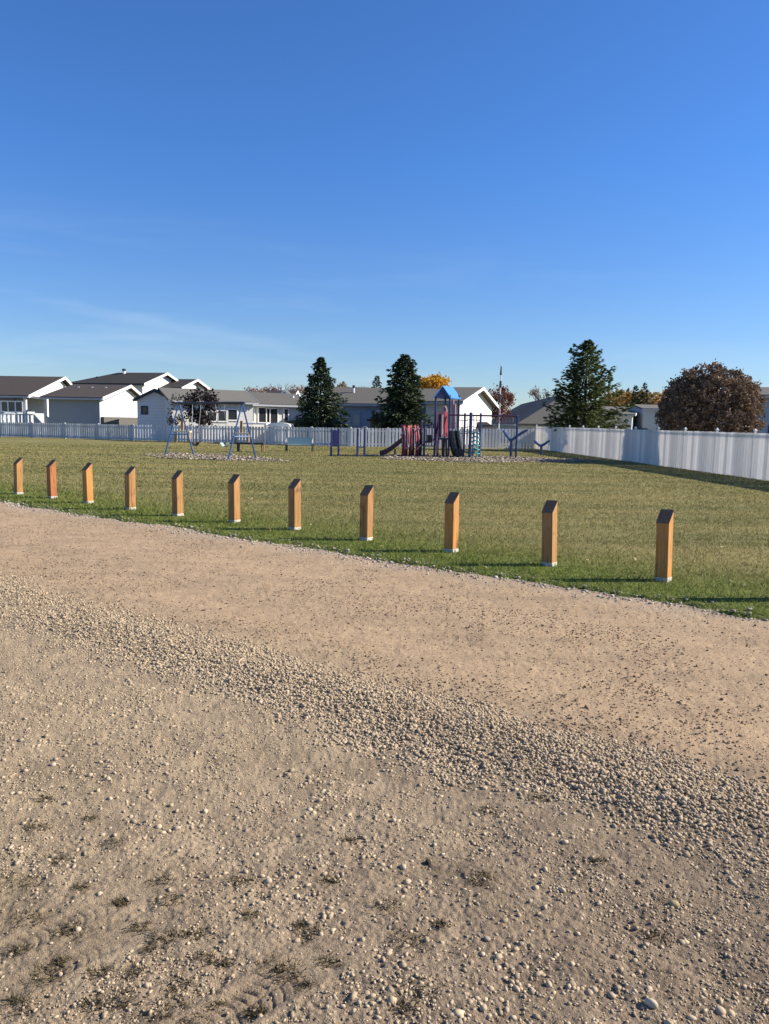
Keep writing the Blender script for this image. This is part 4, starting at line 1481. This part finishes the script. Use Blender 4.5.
b, H = tree_at(713.5, 361, 34.5); broadleaf('round_bush_tree', 'large round maroon and brown leaved bush behind the right vinyl fence', b, 2.06, 2.18, 2.15, 2.34, M['maroon_leaf'], 21, nclump=1500, nleaf=40, leaf=.105, trunk_r=.09, clump=.065, shell=.5, nlimb=40, fork=.6, square=2.2)
b = at(201, 420, 52.5); b.z = 0; broadleaf('dark_leaved_tree', 'small tree with purple black leaves and thin trunk behind the swing set', b, 2.4, 1.2, 1.0, 1.3, M['dark_leaf'], 22, nclump=56, nleaf=42, leaf=.17, trunk_r=.07, clump=.30, nlimb=22, fork=.65)
b = at(176, 420, 54.5); b.z = 0; broadleaf('dark_leaved_shrub', 'thin shrub with purple black leaves beside the pale grey shed', b, 1.9, .75, .6, 1.2, M['dark_leaf'], 23, nclump=18, nleaf=26, leaf=.14, trunk_r=.04, clump=.3, nlimb=9, fork=.7, cat='shrub')
b = at(433, 382, 95); zc = b.z - .3; b.z = 0; broadleaf('yellow_tree', 'golden yellow autumn tree behind the roof beside the dark spruce', b, zc, 1.9, 1.8, 1.15, M['yellow_leaf'], 24, nclump=90, nleaf=60, leaf=.24, clump=.26)
b = at(499, 400, 84); zc = b.z - .4; b.z = 0; broadleaf('rust_red_tree', 'rust red autumn tree with a bit of green behind the leaning pole', b, zc, 1.65, 1.5, 1.75, M['rust_leaf'], 25, nclump=80, nleaf=46, leaf=.2, clump=.26)
b = at(486, 397, 88); zc = b.z - .5; b.z = 0; broadleaf('green_tree', 'small green tree top between the white gable and the rust red tree', b, zc, .6, .8, 1.0, M['green_leaf'], 26, nclump=30, nleaf=30, leaf=.2, clump=.3)
b = at(340, 388, 80); zc = b.z - .6; b.z = 0; broadleaf('orange_tree', 'orange brown tree top at the right edge of the cone shaped spruce', b, zc, .9, 1.0, 1.3, M['orange_leaf'], 27, nclump=36, nleaf=40, leaf=.2, clump=.3)
b = at(362, 389, 96); zc = b.z - .6; b.z = 0; broadleaf('pale_leaved_tree', 'low pale brown tree top above the grey roof left of the small spruce tip', b, zc, 1.2, 1.0, .9, M['pale_leaf'], 28, nclump=24, nleaf=30, leaf=.2, clump=.3, bark='bark_grey')
bare = [(252, 386, 100, 'half bare tree with pale pink leaves, leftmost above the grey roof', M['pale_leaf']),
        (268, 382, 104, 'half bare tree with rust leaves above the small pale gable', M['rust_leaf']),
        (284, 379, 108, 'tallest bare brown tree above the small pale gable', None),
        (300, 381, 102, 'half bare brown tree touching the left side of the cone shaped spruce', M['pale_leaf'])]
for i, (px, py, Y, lab, lm_) in enumerate(bare):
    b, H = tree_at(px, py, Y); bare_tree('bare_tree', lab, b, H * 1.02, 2, 40 + i, lm_, nl=900, leaf=.2)
b, H = tree_at(549, 380, 90); bare_tree('bare_tree', 'bare pale tree above the broad hip roof left of the pine', b, H, 2, 51, M['pale_leaf'], nl=260, leaf=.18)
b, H = tree_at(474, 385, 100); bare_tree('bare_tree', 'thin bare tree tip just above the white gable peak', b, H, 2, 52, M['pale_leaf'], nl=120, leaf=.18)

# far autumn wood, one mass
def wood():
    r = np.random.default_rng(77)
    V_, F_, k0 = [], [], 0
    n = 150
    for k in range(n):
        px = r.uniform(606, 790); Y = r.uniform(165, 235)
        py = 391 + r.normal(0, 2.2) + (0 if px < 690 else 3)
        p = at(px, py, Y); H = p.z
        m = 170
        P = r.normal(size=(m, 3)); P /= np.linalg.norm(P, axis=1, keepdims=True)
        P = P * r.uniform(.3, 1, (m, 1)) * np.array([1.9, 1.9, H * .46]) + np.array([p.x, Y, H * .54])
        s = r.uniform(.6, 1.3, m)
        V, Fc = quads(P, r.normal(size=(m, 3)), r.normal(size=(m, 3)), s, s * .7)
        V_.append(V); F_.append(Fc + k0); k0 += len(V)
    o = np_mesh('far_wood', np.concatenate(V_), np.concatenate(F_), M['orange_leaf'])
    tag(o, 'far orange and olive autumn wood along the horizon left of the round bush', 'wood', kind='stuff')


wood()
for px, py, lab in ((636, 386, 'left one of two dark spruce tips in the far orange wood'), (645, 383.5, 'right and taller of two dark spruce tips in the far orange wood')):
    b, H = tree_at(px, py, 160); conifer('spruce_tree', lab, b, H, 1.5, M['spruce'], 60 + px, z_low=2, shape=.7, leaf=.6, nbr=70, tw=16)

# hedge in front of the long white house
b = at(296, 419, 58); b.z = 0; broadleaf('dark_shrub', 'low dark shrub beside the left foot of the cone shaped spruce', b, .9, 1.1, .6, .85, M['spruce'], 31, nclump=26, nleaf=40, leaf=.14, trunk_r=.03, cat='shrub')

# ------------------------------------------------------------------ wood chip beds
def chip_bed(cpx, cpy, rx, ry, rot, label, n):
    c = gp(cpx, cpy)
    cr, sr = math.cos(rot), math.sin(rot)
    q = np.sqrt(rng.uniform(0, 1.0, n)); a = rng.uniform(0, 2 * PI, n)
    q = q * (1 + .12 * np.sin(3 * a + 1) + .07 * np.sin(7 * a))
    lx, ly = rx * q * np.cos(a), ry * q * np.sin(a)
    x = c.x + lx * cr - ly * sr; y = c.y + lx * sr + ly * cr
    s = np.clip(rng.lognormal(math.log(.036), .45, n), .015, .10)
    stones(x, y, lawn_z(x, y) + .012 + s * .15, s, 1, 'chip_bed', M['chips'], label, 'chips', flat=(.18, .42), ang=.5)


chip_bed(212, 458.0, 3.6, 1.9, math.radians(-40), 'patch of pale coarse chips under the swing set', 3600)
chip_bed(473, 459.3, 5.0, 3.2, math.radians(-3), 'bed of pale coarse chips under the playground', 11000)

# ------------------------------------------------------------------ swing set
fl1, fl2 = gp(164.2, 456.2), gp(194.5, 456.2)
fr1, fr2 = gp(227.4, 461.3), gp(256.6, 459.9)
c1, c2 = (fl1 + fl2) / 2, (fr1 + fr2) / 2
d = (c2 - c1).normalized()
SW = empty('swing_set', tuple(((c1 + c2) / 2).xy) + (0,), label='navy blue A frame swing set with two belt swings on the left of the lawn', cat='swing set')
O = Vector(SW.location)
HS = 2.25
t1, t2 = c1 + Vector((0, 0, HS)), c2 + Vector((0, 0, HS))
for ft, tp_ in ((fl1, t1), (fl2, t1), (fr1, t2), (fr2, t2)):
    MB().tube([ft - O + Vector((0, 0, -.05)), tp_ - O], .033, 8).build('leg', M['blue_mid'], SW)
for (p, q, tp_) in ((fl1, fl2, t1), (fr1, fr2, t2)):
    MB().tube([lerp(p, tp_, .42) - O, lerp(q, tp_, .42) - O], .03, 8).build('cross_bar', M['blue_mid'], SW)
MB().tube([t1 - d * .15 - O, t2 + d * .15 - O], .05, 8).build('top_bar', M['dark_steel'], SW)
nr = Vector((d.y, -d.x, 0))
for f, tilt in ((.30, .10), (.66, -.25)):
    P_ = lerp(t1, t2, f) - O
    sw = MB()
    lo = .52
    A_, B_ = P_ - d * .28, P_ + d * .28
    off = nr * tilt
    seatA = P_ - d * .20 + off + Vector((0, 0, lo - HS)); seatB = P_ + d * .20 + off + Vector((0, 0, lo - HS))
    sw.tube([A_, seatA + Vector((0, 0, .12))], .012, 5); sw.tube([B_, seatB + Vector((0, 0, .12))], .012, 5)
    cho = sw.build('chain', M['steel'], SW)
    st_ = MB(); up_ = Vector((0, 0, 1))
    pts = []
    for k in range(9):
        a = k / 8
        pts.append(lerp(seatA, seatB, a) + up_ * (.12 - .16 * math.sin(PI * a)))
    for k in range(8):
        st_.obox(pts[k] - nr * .08, pts[k + 1] - pts[k], nr * .16, up_ * .02)
    st_.build('swing_seat', M['teal_pale'] if f > .5 else M['black_plastic'], cho)

# ------------------------------------------------------------------ benches
bp_ = gp(250.5, 452.3)
BN = empty('bench', bp_, math.radians(-4), label='low dark backless bench behind the right legs of the swing set', cat='bench')
wd = 28 / 770 * bp_.y
MB().box(0, 0, .44, wd, .40, .10).build('seat', M['dark_steel'], BN, bevel=.01)
for sx in (-1, 1):
    m = MB(); m.box(sx * wd * .44, -.13, .22, .07, .06, .44); m.box(sx * wd * .44, .13, .22, .07, .06, .44); m.box(sx * wd * .44, 0, .415, .06, .3, .05)
    m.build('leg', M['tan_wood'] if sx > 0 else M['dark_steel'], BN)
bp_ = gp(299.5, 452.0)
BT = empty('park_bench', bp_, math.radians(-2), label='pale teal park bench with back and curved metal arms on the lawn', cat='bench')
wd = 25 / 770 * bp_.y
MB().obox((-wd / 2, .22, .36), (wd, 0, 0), (0, .10, .38), (0, .02, -.005)).build('backrest', M['teal_pale'], BT)
MB().box(0, 0, .36, wd, .44, .035).build('seat', M['teal_pale'], BT)
for sx in (-1, 1):
    X = sx * (wd / 2 + .03)
    arc = [(X, -.22 + .46 * (1 - math.cos(PI * k / 10)) / 2, .44 + .24 * math.sin(PI * k / 10)) for k in range(11)]
    MB().tube(arc, .025, 6).build('armrest', M['steel'], BT)
    for yy in (-.18, .2):
        MB().tube([(X, yy, 0), (X, yy, .44)], .035, 6).build('leg', M['dark_steel'], BT)
MB().tube([(-wd / 2 - .5, .05, .35), (wd / 2 + .1, .05, .35)], .03, 6).build('frame_rail', M['dark_steel'], BT)

# ------------------------------------------------------------------ play panels on posts
for (x0, x1, yb, yt, lab, pm_, ypan) in ((331, 338.5, 456.8, 428.5, 'pair of navy posts holding a violet panel, right of the teal bench', M['purple'], (430, 446.5)),
                                         (357.3, 364.3, 457.3, 428.5, 'pair of navy posts with a pale arch and one cross bar, left of the slide', M['blue'], (430, 447))):
    a, b_ = gp(x0, yb), gp(x1, yb)
    mid = (a + b_) / 2
    PP = empty('panel_stand', mid, label=lab, cat='play panel', group='play panels left of the slide')
    Ht = hz_height(x0, yt, a)
    for p in (a, b_):
        MB().tube([p - mid + Vector((0, 0, -.05)), p - mid + Vector((0, 0, Ht))], .05, 8).build('post', M['blue'], PP)
    z1, z0_ = hz_height(x0, ypan[0], a), hz_height(x0, ypan[1], a)
    w_ = (b_ - a).length
    if pm_ is M['purple']: MB().box(0, 0, (z0_ + z1) / 2, w_ - .1, .03, z1 - z0_).build('panel', M['violet'], PP)
    else: MB().tube([a - mid + Vector((0, 0, z0_)), b_ - mid + Vector((0, 0, z0_))], .03, 7).build('cross_bar', M['blue'], PP)
    if pm_ is M['blue']:
        arc = [((b_ - mid).x - .14 + .14 * math.cos(PI * k / 8) * -1 + .14, -.06, Ht - .05 + .14 * math.sin(PI * k / 8)) for k in range(9)]
        MB().tube(arc, .025, 6).build('arch', M['steel'], PP)

# ------------------------------------------------------------------ play structure
pc = gp(440, 458); YP = pc.y
PS = empty('play_structure', (pc.x, pc.y, 0), label='red, purple and navy play structure with blue gabled tower, slides and monkey bars', cat='playground')
O = Vector((pc.x, pc.y, 0))


def pp(px, py, dy=0.0):
    """point of the play structure seen at a photo pixel, dy metres behind its front line"""
    return at(px, py, YP + dy) - O


def post(px, pyt, dy, m=None, r=.05):
    p = pp(px, 440, dy); t = pp(px, pyt, dy)
    MB().tube([(p.x, p.y, -.05), (p.x, p.y, t.z)], r, 10).build('post', m or M['blue'], PS)
    MB().tube([(p.x, p.y, t.z), (p.x, p.y, t.z + .05)], [r * 1.15, r * .6], 10).build('post_cap', m or M['blue'], PS)
    return p


# tower: four posts, deck and gabled roof
TW = [post(434.7, 396, 0), post(448.8, 396, .15), post(444.2, 396, 1.35), post(457.8, 396, 1.5)]
zd = pp(440, 438).z
TA, TB, TD, TC_ = TW
dkm = MB(); dkm.prism([Vector((q.x, q.y, zd - .08)) for q in (TA, TB, TC_, TD)], (0, 0, .08)); dkm.build('deck', M['dark_steel'], PS)
eave = pp(442, 396.3).z; rid = pp(442, 386.6).z
rl = (TD - TA); rl.z = 0; rl.normalize()          # ridge runs back to front
gl = (TB - TA); gl.z = 0; wg = gl.length; gl.normalize()
ln_ = (TD - TA).to_2d().length
mid = (TA + TB) / 2
rfm = MB()
e0 = -.10
def rp(s, t, z): return Vector((TA.x, TA.y, 0)) + gl * s + rl * t + Vector((0, 0, z))
for s_a, s_b in ((-.06, wg / 2), (wg + .06, wg / 2)):
    rfm.prism([rp(s_a, e0, eave - .08), rp(s_b, e0, rid), rp(s_b, ln_ + .12, rid), rp(s_a, ln_ + .12, eave - .08)], (0, 0, .05))
rfm.build('tower_roof', M['blue_roof'], PS)
for tt in (e0 + .03, ln_ + .06):
    MB().prism([rp(-.03, tt, eave - .06), rp(wg + .03, tt, eave - .06), rp(wg / 2, tt, rid - .03)], rl * .04).build('roof_gable', M['blue'], PS)

# long red slide to the left
sl = MB()
prof = [(401.5, 443.0), (397, 446.5), (392, 450.5), (387, 453.8), (382.5, 455.6), (379.5, 456.4)]
cpts = [pp(px, py, -.2) for px, py in prof]
for k in range(len(cpts) - 1):
    a_, b_ = cpts[k], cpts[k + 1]
    for off, hh in ((0, .04), (-.02, .24), (.56, .24)):
        dep = .58 if hh < .1 else .04
        sl.prism([a_ + Vector((0, off, 0)), b_ + Vector((0, off, 0)), b_ + Vector((0, off + dep, 0)), a_ + Vector((0, off + dep, 0))], (0, 0, hh))
sl.build('slide', M['maroon'], PS)
MB().tube([pp(395, 449, .1) - Vector((0, 0, 0)), Vector((pp(395, 449, .1).x, pp(395, 449, .1).y, 0))], .04, 8).build('slide_support', M['blue'], PS)

# red climbing wall: three curved ribs with pale hand rails
for (xa, xb, ya, yb, dy) in ((400.8, 405.4, 424.5, 457.5, -.2), (407.8, 411.6, 425.5, 457.5, .1), (414.6, 418.4, 425.0, 457.5, .3)):
    m = MB(); nseg = 10
    for k in range(nseg):
        f0_, f1_ = k / nseg, (k + 1) / nseg
        bow = lambda f: 1.6 * math.sin(PI * f)
        p = [pp(xa + bow(f0_), ya + (yb - ya) * f0_, dy), pp(xb + bow(f0_), ya + (yb - ya) * f0_, dy + .2), pp(xb + bow(f1_), ya + (yb - ya) * f1_, dy + .2), pp(xa + bow(f1_), ya + (yb - ya) * f1_, dy)]
        m.prism(p, (0, .10, 0))
    m.build('climbing_panel', M['red'], PS)
for (xa, ya, xb, yb, dy) in ((400.6, 435.4, 405.2, 432, -.3), (414.2, 433, 419.3, 428.5, .1), (406, 449, 410.5, 445, -.3), (416.5, 449.5, 421.5, 445, -.2)):
    MB().tube([pp(xa, ya, dy), pp((xa + xb) / 2, (ya + yb) / 2 - .6, dy - .12), pp(xb, yb, dy)], .035, 7).build('hand_grip', M['pink'], PS)
for xa, y0, y1, m_ in ((406.6, 427, 458, 'maroon'), (413.2, 429, 458, 'maroon'), (419.6, 428, 458, 'purple')):
    MB().prism([pp(xa - 1.3, y0, .5), pp(xa + 1.0, y0, .62), pp(xa + 1.0, y1, .62), pp(xa - 1.3, y1, .5)], (0, .06, 0)).build('inner_panel', M[m_], PS)
for xa, y0, dy in ((403.8, 425, -.26), (410.6, 426, .04), (417.4, 425.5, .24)):
    MB().tube([pp(xa, y0 + 1, dy), pp(xa + 1.6, y0 + 12, dy - .05), pp(xa + 1.2, y0 + 24, dy)], .035, 6).build('edge_highlight', M['pink'], PS)  # pale tubes added as painted highlights, the lit edges of the red panels
post(421.0, 421.5, .6, M['purple']); post(424.2, 420, .0)
stp = MB()
for k, (px, py) in enumerate(((420.5, 445), (427, 442), (431, 440))):
    p = pp(px, py, .2); stp.box(p.x, p.y + .3, p.z, .34, .7, .07)
stp.build('step', M['black_plastic'], PS)
bx_ = pp(429.5, 438.5, .3)
MB().box(bx_.x, bx_.y, bx_.z, .22, .5, .34).build('guard_panel', M['black_plastic'], PS)
rlg = MB()
for px in (426.5, 429, 431.5): p = pp(px, 440, .9); rlg.tube([(p.x, p.y, pp(px, 446, .9).z), (p.x, p.y, pp(px, 425, .9).z)], .02, 5)
for py in (425, 446): rlg.tube([pp(424.5, py, .9), pp(434, py, .9)], .025, 5)
rlg.build('guard_rail', M['blue'], PS)

# tower fronts: purple and red panels, white hoop, pink handle
for (xa, xb, ya, yb, dy, m) in ((436.0, 438.6, 411, 458, -.15, M['purple']), (438.9, 441.3, 411.5, 437.5, -.05, M['maroon']), (444.7, 447.6, 411, 437, -.05, M['red'])):
    a_, b_, c_, d_ = pp(xa, ya, dy), pp(xb, ya, dy + .09), pp(xb, yb, dy + .09), pp(xa, yb, dy)
    MB().prism([a_, b_, c_, d_], (0, .05, 0)).build('tower_panel', m, PS)
for (xa, xb, ya, yb, dy, m) in ((441.6, 444.4, 438, 458, .1, M['maroon']), (445.4, 447.2, 438, 458, .2, M['maroon'])):
    a_, b_, c_, d_ = pp(xa, ya, dy), pp(xb, ya, dy), pp(xb, yb, dy), pp(xa, yb, dy)
    MB().prism([a_, b_, c_, d_], (0, .06, 0)).build('lower_panel', m, PS)
hp = [(441.6, 435), (442.0, 420), (442.4, 410), (443.4, 407), (445.0, 406.5), (446, 408.5), (446.3, 412)]
MB().tube([pp(px, py, -.2) for px, py in hp], .05, 8).build('climbing_hoop', M['pink'], PS)
MB().tube([pp(px, py, -.18) for px, py in ((432.5, 425), (432.4, 436), (433, 441), (435, 441.5))], .035, 6).build('handle', M['pink'], PS)
pk = MB()
for (px, y0, y1) in ((453.2, 400, 430), (455, 404, 428)):
    pk.tube([pp(px, y0, .6), pp(px - .3, y1, .6)], [.05, .07], 8)
pk.build('drum_column', M['pink'], PS)

# black double slide on the right of the tower
for (x0_, x1_, dy) in ((451.0, 455.2, .2), (456.4, 461.3, .9)):
    cp_ = [pp(x0_, 430.5, dy), pp(x0_ + .6, 437, dy), pp(lerp(x0_, x1_, .45), 445, dy), pp(lerp(x0_, x1_, .9), 452, dy), pp(x1_ + 1.2, 455.5, dy)]
    MB().tube(cp_, [.14, .16, .16, .16, .15], 10).build('tube_slide', M['black_plastic'], PS)
p = pp(459, 455, .4)
MB().box(p.x, p.y, .22, .42, .9, .42).build('slide_exit', M['black_plastic'], PS, bevel=.03)

# monkey bars
mb_posts = [post(464.2, 414, .9), post(470.2, 413.5, -.2, r=.075), post(480.0, 414, .4, M['blue_mid']), post(516.5, 416, .6, r=.05)]
zr = pp(470, 415.3).z
bar = MB()
for dy in (.0, .75):
    a_, b_ = pp(449.5, 415, dy), pp(517, 415.8, dy)
    bar.tube([Vector((a_.x, a_.y, zr)), Vector((b_.x, b_.y, zr))], .035, 8)
for k in range(11):
    px = 482 + k * 3.2
    a_, b_ = pp(px, 415, .0), pp(px, 415, .75)
    bar.tube([Vector((a_.x, a_.y, zr)), Vector((b_.x, b_.y, zr))], .02, 6)
bar.build('overhead_ladder', M['purple'], PS)
rg = MB()
for k, px in enumerate((499.5, 503, 506.5, 510)):
    q = pp(px, 419.5, .35); R_ = .15
    cpt = [q + Vector((R_ * math.cos(a), 0, R_ * math.sin(a) - .02)) for a in [2 * PI * j / 12 for j in range(13)]]
    rg.tube(cpt, .022, 5, cap=False)
    rg.tube([q + Vector((0, 0, R_)), Vector((q.x, q.y, zr))], .012, 5)
rg.build('hanging_ring', M['pink'], PS)

# rope / ladder elements between the right posts
rp_ = MB()
for py in (420, 427, 433):
    rp_.tube([pp(459, py, .5), pp(464, py + .8, .7), pp(470, py - .4, .1), pp(480, py + .4, .3)], .018, 5)
for px in (462, 467, 473.5, 476.5):
    rp_.tube([pp(px, 416, .4), pp(px + .6, 437, .4)], .014, 5)
rp_.build('climbing_net', M['dark_steel'], PS)
tl = MB()
for k in range(6):
    py = 434 + k * 4
    tl.tube([pp(471.5, py, .1), pp(475, py - 1.6, .0), pp(479.3, py, .35)], .035, 6)
for px in (473.2, 477.5):
    tl.tube([pp(px, 432.5, .1), pp(px - .6, 457, .1)], .03, 6)
tl.build('arch_ladder', M['teal'], PS)
lowr = MB(); lowr.tube([pp(464, 452, .5), pp(480, 452.5, .4)], .04, 7); lowr.build('low_rail', M['dark_steel'], PS)

# ------------------------------------------------------------------ Y shaped spring riders / spinners
for (xs, yb, arms, lab) in ((510.8, 456.8, [((510.8, 441), (506, 434.5), (503.2, 430.5)), ((510.8, 441), (517, 436.2), (523, 432.2), (527.5, 430))], 'taller blue Y shaped balance post at the right end of the monkey bars'),
                            (541.0, 455.6, [((541, 446.0), (537, 443.5), (534.2, 440.2)), ((541, 446.0), (545, 443.8), (549.6, 440.4))], 'shorter blue V shaped balance post by the corner of the fences')):
    g = gp(xs, yb)
    T_ = empty('balance_post', g, label=lab, cat='play post', group='blue branching balance posts')
    q = lambda px, py: at(px, py, g.y) - g
    MB().tube([Vector((0, 0, -.05)), Vector((0, 0, q(*arms[0][0]).z))], .07, 8).build('stem', M['blue'], T_)
    for ar in arms:
        MB().tube([q(*p) for p in ar], [.07] * (len(ar) - 1) + [.05], 8).build('arm', M['blue_mid'], T_)
